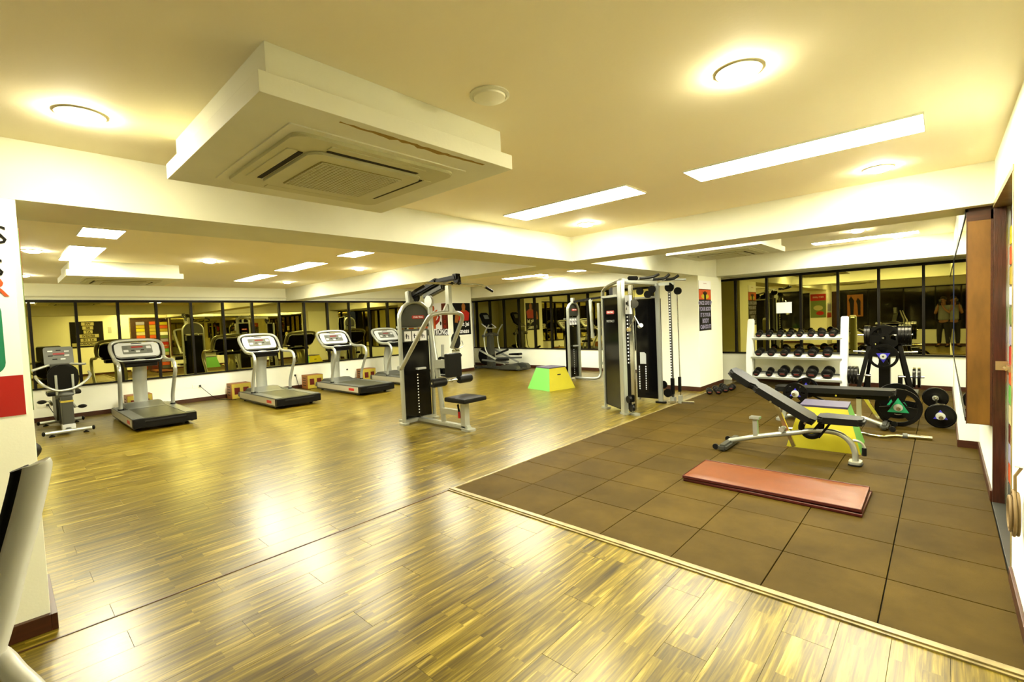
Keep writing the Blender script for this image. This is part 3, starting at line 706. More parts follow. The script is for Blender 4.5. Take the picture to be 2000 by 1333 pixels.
obj('pulley', M().lathe([(.03,-.02),(.075,-.02),(.065,0),(.075,.02),(.03,.02)], (-3.68,6.50,1.88), (nn, d, Vector((0,0,1)))), 'black', t)
obj('pulley_block', M().box(-3.80,-3.72,6.50,6.58,1.82,1.95,.01), 'silver2', t)
obj('adjust_column', M().bar((-3.44,6.42,.05),(-3.45,6.42,1.95),.05,.06,up=(1,0,0),bev=.006), 'chrome', t)
K['frost'] = mat('guide_column_brass_tone', (.3,.27,.12), .25, .8)
obj('rack_strip', M().bar((-3.52,6.42,.75),(-3.53,6.42,1.75),.012,.04,up=(1,0,0)), 'black', t)
for i in range(18): obj('hole', M().box(-3.50,-3.485,6.375,6.385,.78+i*.053,.80+i*.053), 'paper', t)
for z_ in (.24,.11): obj('pulley', M().lathe([(.015,-.02),(.055,-.02),(.047,0),(.055,.02),(.015,.02)], (-3.48+(.04 if z_<.2 else 0),6.34,z_), (nn, d, Vector((0,0,1)))), 'black', t)
for c in ((-3.58,6.38),(-3.42,6.40),(-4.08,6.66)): obj('foot', M().prism(rrect(.17,.10,.03), (c[0],c[1],0), d, -nn, (0,0,.028), .004), 'silver', t)
# carriage and handle
cg = obj('carriage', M().box(-3.50,-3.42,6.33,6.41,1.52,1.80,.008), 'silver2', t)
obj('carriage_pulley', M().lathe([(.02,-.015),(.065,-.015),(.058,0),(.065,.015),(.02,.015)], (-3.385,6.39,1.67), (Vector((.4,-.92,0)).normalized(), Vector((.92,.4,0)).normalized(), Vector((0,0,1)))), 'chrome', cg)
obj('slots', M().box(-3.475,-3.468,6.322,6.33,1.58,1.62).box(-3.45,-3.44,6.322,6.33,1.64,1.72).box(-3.48,-3.46,6.322,6.33,1.66,1.70), 'black', cg)
vb = obj('v_handle', M().tube([(-3.47,6.40,1.31),(-3.385,6.42,1.47),(-3.30,6.40,1.34)], .014, 8), 'chrome', t)
obj('carabiner', M().tube([(-3.385,6.42,1.48),(-3.40,6.42,1.53),(-3.385,6.42,1.58),(-3.37,6.42,1.53)], .006, 6, closed=True), 'chrome', vb)
obj('grip', M().cyl((-3.50,6.39,1.29),(-3.46,6.39,1.29),.03), 'brass', vb); obj('grip', M().cyl((-3.32,6.42,1.33),(-3.27,6.38,1.35),.03), 'silver2', vb)
obj('cable', M().cyl((-3.385,6.42,1.57),(-3.40,6.43,1.95),.004,6), 'black', t)
# far tower
fp = obj('far_weight_tower', M().box(-3.93,-3.56,7.46,7.68,.07,1.77,.006), 'smoke', t)
obj('far_post', M().bar((-3.52,7.50,.02),(-3.53,7.48,2.02),.07,.06,up=(0,1,0),bev=.008), 'silver', t)
obj('far_top_rail', M().box(-3.95,-3.52,7.46,7.50,1.775,1.81,.004), 'silver', t)
obj('far_post', M().bar((-3.95,7.56,.02),(-3.95,7.56,1.80),.05,.06,up=(0,1,0),bev=.008), 'silver', t)
obj('far_stack_window', M().prism([(0,0),(.11,0),(.11,.17),(.08,.20),(0,.20)], (-3.86,7.455,.66), (1,0,0), (0,0,1), (0,.004,0)), 'silver2', fp)
for i in range(14):
    for xx in (-3.885,-3.765): obj('weight_number', M().box(xx,xx+.018,7.452,7.456,.22+i*.03,.232+i*.03), 'paper', fp)
obj('far_foot', M().prism(rrect(.18,.09,.03), (-3.52,7.50,0), (1,0,0), (0,1,0), (0,0,.03), .004), 'black', t)
for c in ((-3.80,1.90),(-3.66,1.84),(-3.58,1.92)): obj('pulley', M().lathe([(.015,-.02),(.06,-.02),(.05,0),(.06,.02),(.015,.02)], (c[0],7.40,c[1]), 'y'), 'black', t)
# top beam and pull-up grips
obj('top_beam', M().bar((-3.62,6.42,2.03),(-3.56,7.50,2.03),.07,.07,bev=.01).bar((-3.56,7.46,2.0),(-3.28,7.60,2.0),.05,.05), 'silver', t)
obj('beam_sleeve', M().bar((-3.50,6.44,2.06),(-3.36,6.50,2.05),.07,.06,bev=.012), 'black', t)
obj('crossbar', M().cyl((-3.40,6.50,2.04),(-3.10,7.60,2.05),.02), 'silver', t)
for p in ([(-3.36,6.55,2.05),(-3.22,6.66,2.06),(-3.12,6.70,2.10)], [(-3.30,6.85,2.04),(-3.18,6.98,2.05),(-3.10,7.02,2.11)], [(-3.26,7.10,2.04),(-3.14,7.22,2.05),(-3.06,7.26,2.10)]):
    obj('pull_up_grip', M().tube(smooth(p,4), .022, 8), 'vinyl', t)
# right guide column
obj('guide_column', M().bar((-3.36,7.62,.06),(-3.37,7.60,1.86),.035,.04,up=(0,1,0)), 'dgrey', t)
for i in range(34): obj('hole', M().box(-3.376,-3.352,7.578,7.582,.34+i*.045,.358+i*.045), 'paper', t)
obj('guide_rod', M().cyl((-3.22,7.60,.05),(-3.24,7.60,1.86),.009), 'chrome', t)
for c, r in (((-3.35,7.56,1.94),.075),((-3.21,7.56,1.87),.06)): obj('pulley', M().lathe([(.015,-.02),(r,-.02),(r-.01,0),(r,.02),(.015,.02)], c, 'y'), 'black', t)
for c, r in (((-3.52,7.60,.30),.065),((-3.42,7.56,.17),.07)): obj('pulley', M().lathe([(.015,-.02),(r,-.02),(r-.01,0),(r,.02),(.015,.02)], c, 'y'), 'black', t)
obj('carriage', M().box(-3.38,-3.33,7.57,7.63,.15,.42,.006).box(-3.25,-3.21,7.57,7.62,.2,.45,.006), 'black', t)
obj('straight_bar', M().bar((-3.42,7.54,.025),(-3.02,7.66,.025),.05,.03,bev=.006), 'chrome', t)
obj('guide_foot', M().box(-3.39,-3.32,7.56,7.66,0,.10,.008).box(-3.25,-3.20,7.56,7.64,0,.14,.006), 'silver', t)

# ---- recumbent bike ----
t = thing('exercise_bike', 'exercise bike with grey console and curved side handles near the left pillar', 'exercise bike', (-10.75, .66, 0), world=True)
for x_ in (-10.02, -11.38):
    f_ = obj('stabiliser', M().cyl((x_,.40,.06),(x_,.93,.06),.03), 'silver', t)
    for y_ in (.38,.95): obj('end_cap', M().ball((x_,y_,.06),.036,(1,.6,1)), 'black', f_)
    for y_ in (.47,.86): obj('foot', M().lathe([(.035,0),(.035,.015),(.015,.025),(.012,.05)], (x_,y_,0)), 'black', f_)
obj('base_beam', M().bar((-10.02,.66,.075),(-11.38,.66,.075),.07,.07,bev=.01), 'dgrey', t)
rc = obj('rear_column', M().box(-10.22,-10.06,.60,.74,.08,.60,.025), 'dgrey', t)
obj('white_boot', M().box(-10.23,-10.04,.59,.75,.06,.16,.02), 'silver2', rc)
obj('yellow_band', M().box(-10.225,-10.055,.595,.745,.50,.53,.003), 'wyel', rc)
obj('column_cap', M().ball((-10.14,.67,.62),.10,(1,1,.5)), 'mgrey', t)
obj('drive_housing', M().prism([(-.55,.10),(.1,.10),(.25,.30),(.22,.52),(-.05,.62),(-.45,.60),(-.60,.40)], (-10.95,.58,0), (1,0,0), (0,0,1), (0,.16,0), .03), 'dgrey', t)
sb = obj('seat_back', M().prism([(p[0],p[1]) for p in rrect(.36,.42,.15)], (-10.20,.66,.88), (0,1,0), (.12,0,.99), (-.06,0,.005), .02), 'vinyl', t)
obj('seat', M().box(-10.55,-10.22,.46,.86,.60,.67,.03), 'vinyl', t)
for y_ in (.57,.76): obj('back_strut', M().cyl((-10.12,y_,.62),(-10.13,y_,.93),.016), 'silver', t)
obj('side_handles', M().tube(smooth([(-10.45,.36,.92),(-10.25,.37,.88),(-10.1,.44,.78),(-10.05,.56,.70),(-10.04,.67,.695),(-10.05,.78,.72),(-10.1,.90,.80),(-10.25,.98,.88),(-10.45,.985,.93)],4), .019, 8), 'silver', t)
obj('mast', M().bar((-11.2,.66,.5),(-11.0,.66,1.12),.09,.10,bev=.02), 'black', t)
a_ = Vector((0,1,0)); b_ = Vector((-.25,0,.97)).normalized(); n_ = a_.cross(b_)
cn = obj('console', M().prism(rrect(.36,.30,.03), Vector((-10.95,.67,1.20)), a_, b_, n_*.05, .01), 'mgrey', t)
obj('readout', M().prism(rrect(.14,.03,.004), Vector((-10.95,.67,1.23))+n_*.052, a_, b_, n_*.003), 'led', cn)
for k,(u,v) in enumerate(((-.1,.08),(.0,.09),(.1,.07),(-.1,.0),(.1,.0),(-.05,-.06),(.05,-.06))): obj('button', M().prism(rrect(.06,.018,.004), Vector((-10.95,.67,1.20))+n_*.05+a_*u+b_*v, a_, b_, n_*.004), 'black' if k%2 else 'silver2', cn)
obj('handlebar', M().tube(smooth([(-10.75,.34,1.00),(-10.85,.50,1.05),(-10.9,.58,1.07),(-10.9,.76,1.07),(-10.85,.84,1.06),(-10.75,.98,1.05)],4), .02, 8), 'silver', t)
obj('console_neck', M().box(-11.0,-10.86,.55,.79,1.02,1.09,.02), 'dgrey', t)
for s, z_ in ((1,.34),(-1,.48)):
    pd = obj('pedal', M().ball((-10.75,.66+s*.24,z_),.075,(1.2,.8,.42)), 'black', t)
    obj('crank', M().bar((-10.85,.66+s*.12,.41),(-10.75,.66+s*.15,z_),.02,.04).cyl((-10.75,.66+s*.15,z_),(-10.75,.66+s*.24,z_),.01), 'silver', t)

# ---- elliptical ----
t = thing('elliptical_trainer', 'dark cross trainer with tilted console beside the poster column', 'elliptical trainer', (-10.0, 10.45, 0), world=True)
ex, ey = -10.15, 10.45
obj('base', M().bar((-10.95,ey,.05),(-9.15,ey,.05),.16,.07,bev=.015).bar((-9.2,10.18,.045),(-9.2,10.72,.045),.09,.06,bev=.01).bar((-10.9,10.15,.045),(-10.9,10.75,.045),.09,.06), 'dgrey', t)
obj('column', M().box(-10.62,-10.40,ey-.10,ey+.10,.06,1.08,.03,taper=(.8,.8)), 'dgrey', t)
obj('column_shoulder', M().tube(smooth([(-10.5,10.12,1.04),(-10.5,10.3,1.08),(-10.5,10.6,1.08),(-10.5,10.78,1.04)],4), .05, 8), 'dgrey', t)
b_ = Vector((-.45,0,.9)).normalized(); n_ = Vector((0,1,0)).cross(b_)
cn = obj('console', M().prism(rrect(.34,.42,.06), Vector((-10.72,ey,1.55)), (0,1,0), b_, n_*.07, .015), 'black', t)
obj('display', M().prism(rrect(.2,.14,.02), Vector((-10.72,ey,1.60))+n_*.072, (0,1,0), b_, n_*.004), 'lcd', cn)
obj('console_neck', M().bar((-10.52,ey,1.05),(-10.66,ey,1.50),.07,.08,up=(1,0,0)), 'black', t)
obj('grip_loop', M().tube(smooth([(-10.66,10.25,1.42),(-10.45,10.25,1.30),(-10.38,10.35,1.28),(-10.38,10.55,1.28),(-10.45,10.65,1.30),(-10.66,10.65,1.42)],4), .016, 8), 'silver2', t)
for s in (-1,1):
    y_ = ey+s*.30
    obj('moving_arm', M().tube(smooth([(-10.25,y_,1.38),(-10.42,y_,1.18),(-10.48,y_,1.0),(-10.44,y_,.65),(-10.30,y_,.42)],4), .02, 8), 'silver', t)
    obj('link_bar', M().bar((-10.75,y_,.62),(-9.62,y_,.20),.035,.05), 'silver', t)
    obj('pedal_arm', M().bar((-10.6,y_*1.0,.30),(-9.5,y_,.30+s*.05),.04,.05), 'mgrey', t)
    obj('pedal', M().prism([(-.22,0),(.2,0),(.24,.03),(.2,.07),(-.2,.05)], (-9.75,y_-.08,.36+s*.06), (1,0,-.0), (0,0,1), (0,.16,0), .012), 'black', t)
obj('flywheel_cover', M().prism([(.32*math.cos(a*PI/10), .28*math.sin(a*PI/10)) for a in range(20)], (-10.72,ey-.07,.40), (1,0,0), (0,0,1), (0,.14,0), .02), 'black', t)
obj('rear_cover', M().prism([(-.36,0),(-.22,.13),(.05,.17),(.30,.16),(.38,.10),(.40,.02)], (-9.55,ey-.34,.03), (1,0,0), (0,0,1), (0,.20,0), .02).prism([(-.36,0),(-.22,.13),(.05,.17),(.30,.16),(.38,.10),(.40,.02)], (-9.55,ey+.14,.03), (1,0,0), (0,0,1), (0,.20,0), .02), 'dgrey', t)
obj('front_grip', M().bar((-10.2,ey-.1,.46),(-9.7,ey-.05,.62),.05,.06,bev=.015), 'black', t)

# ---- spin bike seen through the pulldown machine ----
t = thing('spin_bike', 'black saddled bike seen between the pulldown machine and the poster column', 'exercise bike', (-9.6, 8.03, 0), world=True)
sxx, syy = -9.6, 8.03
obj('frame', M().bar((sxx-.5,syy,.10),(sxx+.45,syy,.10),.07,.06).bar((sxx-.5,syy-.25,.05),(sxx-.5,syy+.25,.05),.07,.05).bar((sxx+.45,syy-.25,.05),(sxx+.45,syy+.25,.05),.07,.05).bar((sxx+.1,syy,.12),(sxx+.2,syy,.86),.06,.06,up=(0,1,0)).bar((sxx-.35,syy,.12),(sxx-.30,syy,.92),.06,.06,up=(0,1,0)), 'silver', t)
obj('flywheel', M().lathe([(.05,-.03),(.24,-.03),(.24,.03),(.05,.03)], (sxx-.35,syy,.36), 'y'), 'iron', t)
obj('seat_back', M().prism(rrect(.26,.42,.12), (sxx+.22,syy,1.02), (0,1,0), (0,0,1), (.06,0,0), .02), 'vinyl', t)
obj('handle_loop', M().tube(smooth([(sxx+.30,syy-.16,1.02),(sxx+.32,syy-.17,.88),(sxx+.32,syy,.82),(sxx+.32,syy+.17,.88),(sxx+.30,syy+.16,1.02)],4), .012, 8), 'chrome', t)
obj('seat', M().box(sxx+.0,sxx+.30,syy-.15,syy+.15,.60,.67,.025), 'vinyl', t)
obj('mechanism', M().box(sxx+.16,sxx+.3,syy-.08,syy+.08,.68,.80,.02), 'chrome', t)

# ================= STEP BOXES =================
def step_box(name, label, cx, cy, w0, l0, w1, l1, h, rz, sides, top):
    t = thing(name, label, 'step box', (cx, cy, .0), rz)
    b0 = [(-w0/2,-l0/2),(w0/2,-l0/2),(w0/2,l0/2),(-w0/2,l0/2)]; b1 = [(-w1/2,-l1/2),(w1/2,-l1/2),(w1/2,l1/2),(-w1/2,l1/2)]
    for i in range(4):
        j = (i+1) % 4
        m_ = M(); c = Vector((0,0,0))
        q = [Vector((*b0[i],.0)), Vector((*b0[j],.0)), Vector((*b1[j],h)), Vector((*b1[i],h))]
        n = (q[1]-q[0]).cross(q[3]-q[0]).normalized()
        V = [m_.b.verts.new(v) for v in q]+[m_.b.verts.new(v-n*.018) for v in q]
        for fc in ((0,1,2,3),(4,5,6,7),(0,1,5,4),(1,2,6,5),(2,3,7,6),(3,0,4,7)): m_.b.faces.new([V[k] for k in fc])
        s_ = obj('side', m_, sides[i], t)
        mid = (q[0]+q[1])*.16+(q[2]+q[3])*.34
        if sides[i] == 'yellow' and name == 'plyo_box':
            e = (q[1]-q[0]).normalized(); u_ = n.cross(e)
            obj('hand_slot', M().prism(rrect(.10,.025,.012), mid+n*.0005, e, u_, n*.001), 'darkgap', s_)
    obj('top', M().box(-w1/2-.004,w1/2+.004,-l1/2-.004,l1/2+.004,h-.012,h+.010,.003), top, t)
    return t
step_box('plyo_box', 'green and yellow tapered step box alone on the wood floor', -6.26, 8.02, .74, .72, .44, .44, .46, math.radians(-12)+.0, ['ygreen','yellow','ygreen','yellow'], 'purple')
step_box('plyo_box', 'yellow and green tapered step box with purple top, under the benches', -.95, 6.05, .66, .62, .42, .38, .45, math.radians(3), ['yellow','ygreen','yellow','ygreen'], 'purple')

# ================= DUMBBELL RACK =================
t = thing('dumbbell_rack', 'white three-tier dumbbell rack in front of the back mirror', 'dumbbell rack', (-2.13, 10.25, 0), world=True)
rb_ = {}
for x_, nm in ((-2.92,'a'),(-1.36,'b')):
    obj('side_frame', M().prism([(0,0),(.10,0),(.22,.95),(.25,1.30),(.21,1.33),(.16,1.30),(.05,.75),(-.0,.3)], (x_,10.08,0), (0,1,0), (0,0,1), (.11,0,0), .01), 'white', t)
    obj('side_back_frame', M().prism([(.22,0),(.34,0),(.30,1.28),(.24,1.30)], (x_+.02,10.08,0), (0,1,0), (0,0,1), (.07,0,0), .01), 'silver', t)
    obj('foot', M().prism(rrect(.2,.5,.03), (x_+.05,10.26,0), (1,0,0), (0,1,0), (0,0,.03), .004), 'white', t)
shz = (.17, .56, .925); shy = (10.12, 10.17, 10.24)
for z_, y_ in zip(shz, shy):
    s_ = obj('shelf', M().prism([(0,0),(.30,.07),(.30,.085),(0,.02)], (-2.83,y_-.06,z_), (0,1,0), (0,0,1), (1.50,0,0)), 'white', t)
    obj('shelf_rail', M().bar((-2.83,y_-.06,z_+.005),(-1.33,y_-.06,z_+.005),.03,.035), 'silver', s_)
    obj('shelf_rail', M().bar((-2.83,y_+.22,z_+.09),(-1.33,y_+.22,z_+.09),.03,.035), 'mgrey', s_)
def dumbbell_proto(r, L_, name='dumbbell'):
    """lies along local y, centred at its middle, axis height 0"""
    t_ = thing(name, 'x', 'dumbbell')
    for s in (-1, 1):
        h_ = obj('head', M().lathe([(r*.35,-L_*.5),(r*.80,-L_*.49),(r,-L_*.42),(r,-L_*.26),(r*.86,-L_*.19),(.016,-L_*.18)] if s < 0 else [(.016,L_*.18),(r*.86,L_*.19),(r,L_*.26),(r,L_*.42),(r*.80,L_*.49),(r*.35,L_*.5)], (0,0,0), 'y', 16), 'rubber', t_)
        obj('red_mark', M().prism([(-r*.55,-r*.35),(r*.55,-r*.35),(r*.35,-r*.05),(-r*.35,-r*.05)], (0,s*L_*.503,0), (1,0,0), (0,0,1), (0,-s*.006,0)), 'dred', h_)
        obj('silver_mark', M().prism([(-r*.6,.0),(r*.6,.0),(r*.5,r*.12),(-r*.5,r*.12)], (0,s*L_*.503,0), (1,0,0), (0,0,1), (0,-s*.006,0)), 'mgrey', h_)
    obj('handle', M().cyl((0,-L_*.2,0),(0,L_*.2,0),.014,10), 'chrome', t_)
    return t_
protos = {}
def put_dumbbell(r, L_, loc, rx, rz, label, group):
    k = (r, L_)
    if k not in protos: protos[k] = dumbbell_proto(r, L_); o = protos[k]
    else: o = copy_tree(protos[k])
    o.location = loc; o.rotation_euler = (rx, 0, rz); o['label'] = label; o['group'] = group
    return o
ordn = ['first','second','third','fourth','fifth','sixth','seventh','eighth']
tilt = math.atan2(.07,.30)
xs = [-2.72,-2.54,-2.35,-2.18,-2.01,-1.83,-1.66,-1.48]
for i, x_ in enumerate(xs):
    r = .055 if i < 6 else .064
    put_dumbbell(r, .20 if i<6 else .22, (x_, shy[2]+.075, shz[2]+.058+r-.008), tilt, random.uniform(-.08,.08), f'{ordn[i]} black dumbbell from the left on the top shelf of the rack', 'dumbbells on the rack')
for i, x_ in enumerate([-2.70,-2.48,-2.25,-2.02,-1.79,-1.56]):
    r = (.064,.064,.068,.072,.076,.078)[i]; 
    put_dumbbell(r, .24, (x_, shy[1]+.075, shz[1]+.058+r-.008), tilt, random.uniform(-.06,.06), f'{ordn[i]} black dumbbell from the left on the middle shelf of the rack', 'dumbbells on the rack')
for i, x_ in enumerate([-2.74,-2.51,-2.27,-2.04,-1.80,-1.55]):
    r = (.060,.062,.088,.088,.092,.094)[i]
    put_dumbbell(r, .26, (x_, shy[0]+.075, shz[0]+.058+r-.008), tilt, random.uniform(-.06,.06), f'{ordn[i]} black dumbbell from the left on the bottom shelf of the rack', 'dumbbells on the rack')
fd = [(-3.15,8.70,.4,'small dumbbell at the front left of the floor pile by the column'),(-3.01,8.80,.2,'small dumbbell at the front right of the floor pile by the column'),(-3.14,9.02,.5,'small dumbbell in the middle of the floor pile by the column'),
      (-2.98,9.06,.3,'small dumbbell at the right of the floor pile by the column'),(-2.95,9.32,.1,'small dumbbell at the far right of the floor pile by the column'),(-3.12,9.34,.6,'small dumbbell at the back of the floor pile by the column')]
for x_, y_, rz, lab in fd: put_dumbbell(.055, .20, (x_, y_, .065), 0, rz, lab, 'dumbbells lying on the rubber floor')

# ================= PLATES, TREE, BARBELLS =================
def plate_mesh(r, th=.035, holes=True):
    """weight plate in local xz plane (axis y) with three grip openings"""
    m_ = M(); n = 48; b = m_.b
    if not holes: return m_.lathe([(.026,-th/2),(r*.45,-th/2),(r*.5,-th*.3),(r*.88,-th*.3),(r*.92,-th/2),(r,-th/2+.004),(r,th/2-.004),(r*.92,th/2),(r*.88,th*.3),(r*.5,th*.3),(r*.45,th/2),(.026,th/2)], (0,0,0), 'y', 32)
    # rim ring
    def ring(r0, r1, t0):
        R = []
        for rr, h in ((r0,-t0),(r1,-t0),(r1,t0),(r0,t0)):
            R.append([b.verts.new((rr*math.cos(2*PI*j/n), h, rr*math.sin(2*PI*j/n))) for j in range(n)])
        for i in range(4):
            for j in range(n): b.faces.new((R[i][j], R[i][(j+1)%n], R[(i+1)%4][(j+1)%n], R[(i+1)%4][j]))
    ring(r*.80, r, th/2); ring(.026, r*.36, th*.42)
    for k in range(3):
        a = PI/2+k*2*PI/3
        p0 = Vector((math.cos(a)*r*.30, 0, math.sin(a)*r*.30)); p1 = Vector((math.cos(a)*r*.84, 0, math.sin(a)*r*.84))
        q = Vector((-math.sin(a),0,math.cos(a)))
        V = []
        for h in (-th*.3, th*.3):
            for p, w_ in ((p0, r*.24),(p1, r*.42)):
                V += [b.verts.new(p+q*w_+Vector((0,h,0))), b.verts.new(p-q*w_+Vector((0,h,0)))]
        for fc in ((0,1,3,2),(4,5,7,6),(0,1,5,4),(2,3,7,6),(0,2,6,4),(1,3,7,5)): b.faces.new([V[i] for i in fc])
    return m_
def weight_plate(label, r, loc, rz=0, rx=0, tri=None, group=None, roty=0, holes=True):
    t_ = thing('weight_plate', label, 'weight plate', loc, group=group)
    t_.rotation_euler = (rx, roty, rz)
    obj('plate', plate_mesh(r, holes=holes), 'iron', t_)
    if tri:
        for s in (-1,1):
            T = [(.52*r*math.cos(PI/2+k*2*PI/3), .52*r*math.sin(PI/2+k*2*PI/3)) for k in range(3)]
            e = obj('colour_triangle', M().prism(T, (0,s*.018,0), (1,0,0), (0,0,1), (0,-s*.003,0)), tri, t_)
            obj('hub_ring', M().lathe([(.028,0),(.045,0),(.045,.006),(.028,.006)], (0,s*.019 if s>0 else -.025,0), 'y', 16), 'silver2' , t_)
    return t_
t = thing('plate_tree', 'black A-frame weight plate tree by the back wall', 'weight rack', (-.72, 9.95, 0), world=True)
cx, cy = -.72, 9.95
obj('frame', M().bar((cx-.36,cy-.1,.04),(cx-.14,cy,1.12),.06,.06,up=(0,1,0)).bar((cx+.36,cy-.1,.04),(cx+.14,cy,1.12),.06,.06,up=(0,1,0)).bar((cx-.30,cy+.3,.04),(cx-.12,cy+.05,1.1),.05,.05,up=(0,1,0)).bar((cx+.30,cy+.3,.04),(cx+.12,cy+.05,1.1),.05,.05,up=(0,1,0)).box(cx-.075,cx+.075,cy-.08,cy+.08,.03,1.15,.006).box(cx-.16,cx+.16,cy-.05,cy+.08,1.08,1.15,.01), 'iron', t)
obj('base', M().box(cx-.42,cx-.34,cy-.2,cy+.4,.015,.07,.006).box(cx+.34,cx+.42,cy-.2,cy+.4,.015,.07,.006).box(cx-.42,cx+.42,cy-.02,cy+.04,.02,.07), 'iron', t)
obj('spare_post', M().box(cx-.26,cx-.19,cy-.05,cy+.02,.02,.34,.004).box(cx+.17,cx+.23,cy-.05,cy+.02,.02,.34,.004), 'iron', t)
pegs = [(-1,.32,.34,.34),(1,.32,.34,.34),(-1,.72,.26,.26),(1,.72,.26,.26),(-1,1.0,.2,.2),(1,1.0,.2,.2)]
for s, z_, off, ln in pegs:
    obj('peg', M().cyl((cx+s*(off-.16),cy-.05,z_),(cx+s*(off+.16),cy-.05,z_+.01),.016), 'chrome', t)
obj('peg', M().cyl((cx,cy-.30,.67),(cx,cy,.67),.016).cyl((cx,cy-.28,.97),(cx,cy,.97),.016), 'chrome', t)
G_ = 'plates stored on the plate tree'
weight_plate('black plate with blue triangle at the front of the plate tree', .20, (cx+.0, cy-.27, .67), tri='blue', group=G_, roty=.52+.5)
weight_plate('large plain black plate on top of the plate tree front', .21, (cx-.0, cy-.16, .97), tri=None, group=G_, roty=.3)
weight_plate('second plain black plate at the top front of the plate tree', .21, (cx, cy-.11, .97), group=G_, roty=.6)
for k in range(4): weight_plate(f'{ordn[k]} black plate outward on the upper right peg of the tree', .17, (cx+.20+k*.042, cy-.05, 1.0), PI/2, group=G_)
for k in range(2): weight_plate(f'{ordn[k]} black plate outward on the upper left peg of the tree', .17, (cx-.20-k*.042, cy-.05, 1.0), PI/2, group=G_)
for k in range(3): weight_plate(f'{ordn[k]} black plate outward on the lower left peg of the tree', .155, (cx-.375-k*.05, cy-.05, .32), PI/2, group=G_)
for k in range(2): weight_plate(f'{ordn[k]} black plate outward on the lower right peg of the tree', .16, (cx+.375+k*.06, cy-.05, .32), PI/2, group=G_)

def barbell(label, p0, p1, z_, r_sleeve=.022, parts='silver'):
    t_ = thing('barbell', label, 'barbell', ((p0[0]+p1[0])/2, (p0[1]+p1[1])/2, 0), world=True)
    a, b = Vector((*p0, z_)), Vector((*p1, z_)); d_ = (b-a).normalized(); L_ = (b-a).length
    obj('shaft', M().cyl(a+d_*.2, b-d_*.2, .013, 10), 'chrome', t_)
    for e, s in ((a, 1), (b, -1)):
        obj('sleeve', M().cyl(e, e+d_*s*.22, r_sleeve, 12), 'chrome', t_)
        obj('collar', M().cyl(e+d_*s*.17, e+d_*s*.205, r_sleeve+.014, 12), 'silver', t_)
    return t_, d_, a, b
def plate_on(label, r, p, d_, tri, grp, holes=True):
    rz = math.atan2(d_.x, -d_.y) if False else math.atan2(d_.y, d_.x)-PI/2
    return weight_plate(label, r, p, rz, tri=tri, group=grp, holes=holes)
# right wall barbell
_, d_, a, b = barbell('chrome barbell with blue plates lying against the right wall', (-.02,7.38), (-.09,9.10), .155)
G2_ = 'plates on the barbell by the right wall'
plate_on('blue-hubbed black plate at the near end of the barbell by the right wall', .145, a+d_*.14, d_, 'blue', G2_, False)
plate_on('black plate at the far end of the barbell by the right wall', .145, b-d_*.14, d_, None, G2_, False)
# green plates barbell
_, d_, a, b = barbell('short bar carrying two green-marked plates beside the flat bench', (-.40,7.28), (-.46,8.05), .24)
G3_ = 'green-marked plates behind the flat bench'
plate_on('large black plate with green triangle, nearer one beside the flat bench', .23, a+d_*.12, d_, 'green', G3_)
plate_on('large black plate with green triangle, farther one behind the flat bench', .23, b-d_*.14, d_, 'green', G3_)
# blue plate bar left of flat bench
_, d_, a, b = barbell('bar with two blue-hubbed plates resting across the far end of the flat bench', (-1.42,6.85), (-1.40,7.65), .40)
G4_ = 'blue-hubbed plates by the flat bench'
plate_on('blue-hubbed black plate, nearer one by the far end of the flat bench', .14, a+d_*.10, d_, 'blue', G4_)
plate_on('blue-hubbed black plate, farther one behind the flat bench end', .14, b-d_*.12, d_, 'blue', G4_)
# ez curl bar
t = thing('curl_bar', 'chrome wavy curl bar lying on the rubber floor behind the bench', 'barbell', (-.6, 6.7, 0), world=True)
obj('shaft', M().tube(smooth([(-1.30,6.50,.03),(-1.0,6.56,.03),(-.80,6.66,.03),(-.68,6.69,.03),(-.60,6.64,.03),(-.51,6.62,.03),(-.42,6.72,.03),(-.36,6.745,.03),(-.28,6.76,.03)],5), .014, 10), 'chrome', t)
obj('collar', M().cyl((-.335,6.752,.035),(-.295,6.758,.035),.03,12), 'mgrey', t)
obj('sleeve', M().cyl((-.30,6.757,.032),(-.09,6.79,.032),.024,12), 'chrome', t)
obj('sleeve', M().cyl((-1.30,6.50,.032),(-1.50,6.46,.032),.024,12), 'chrome', t)

# ================= BENCHES =================
t = thing('incline_bench', 'silver incline bench with raised black backrest, in front of the yellow step box', 'weight bench', (-1.15, 5.35, 0), world=True)
by = 5.38
obj('frame', M().tube(smooth([(-1.74,by,.075),(-1.46,by,.16),(-1.10,by,.25),(-.98,by,.285),(-.84,by,.30),(-.73,by,.285),(-.65,by,.22),(-.615,by,.13),(-.61,by,.05)],4), .026, 10), 'silver', t)
fr = obj('front_foot', M().prism(rrect(.10,.15,.035), (-.61,by,.012), (1,0,0), (0,1,0), (0,0,.035), .005), 'silver', t)
obj('rubber_pad', M().prism(rrect(.11,.16,.035), (-.61,by,.010), (1,0,0), (0,1,0), (0,0,.015)), 'rubber', fr)
rf = obj('rear_foot', M().bar((-1.74,by-.26,.05),(-1.74,by+.26,.05),.09,.07,bev=.02), 'dgrey', t)
for s in (-1,1):
    obj('wheel', M().lathe([(.01,-.012),(.03,-.012),(.032,0),(.03,.012),(.01,.012)], (-1.82,by+s*.20,.045), 'y', 14), 'rubber', rf)
obj('support_stub', M().bar((-1.47,by,.15),(-1.475,by,.36),.045,.045,up=(1,0,0)).box(-1.525,-1.425,by-.045,by+.045,.35,.375,.005), 'silver', t)
obj('adjust_strut', M().bar((-1.29,by+.02,.55),(-1.12,by+.02,.10),.035,.03,up=(0,1,0)), 'chrome', t)
obj('pivot_knob', M().cyl((-1.22,by-.05,.27),(-1.22,by+.05,.27),.025), 'silver', t)
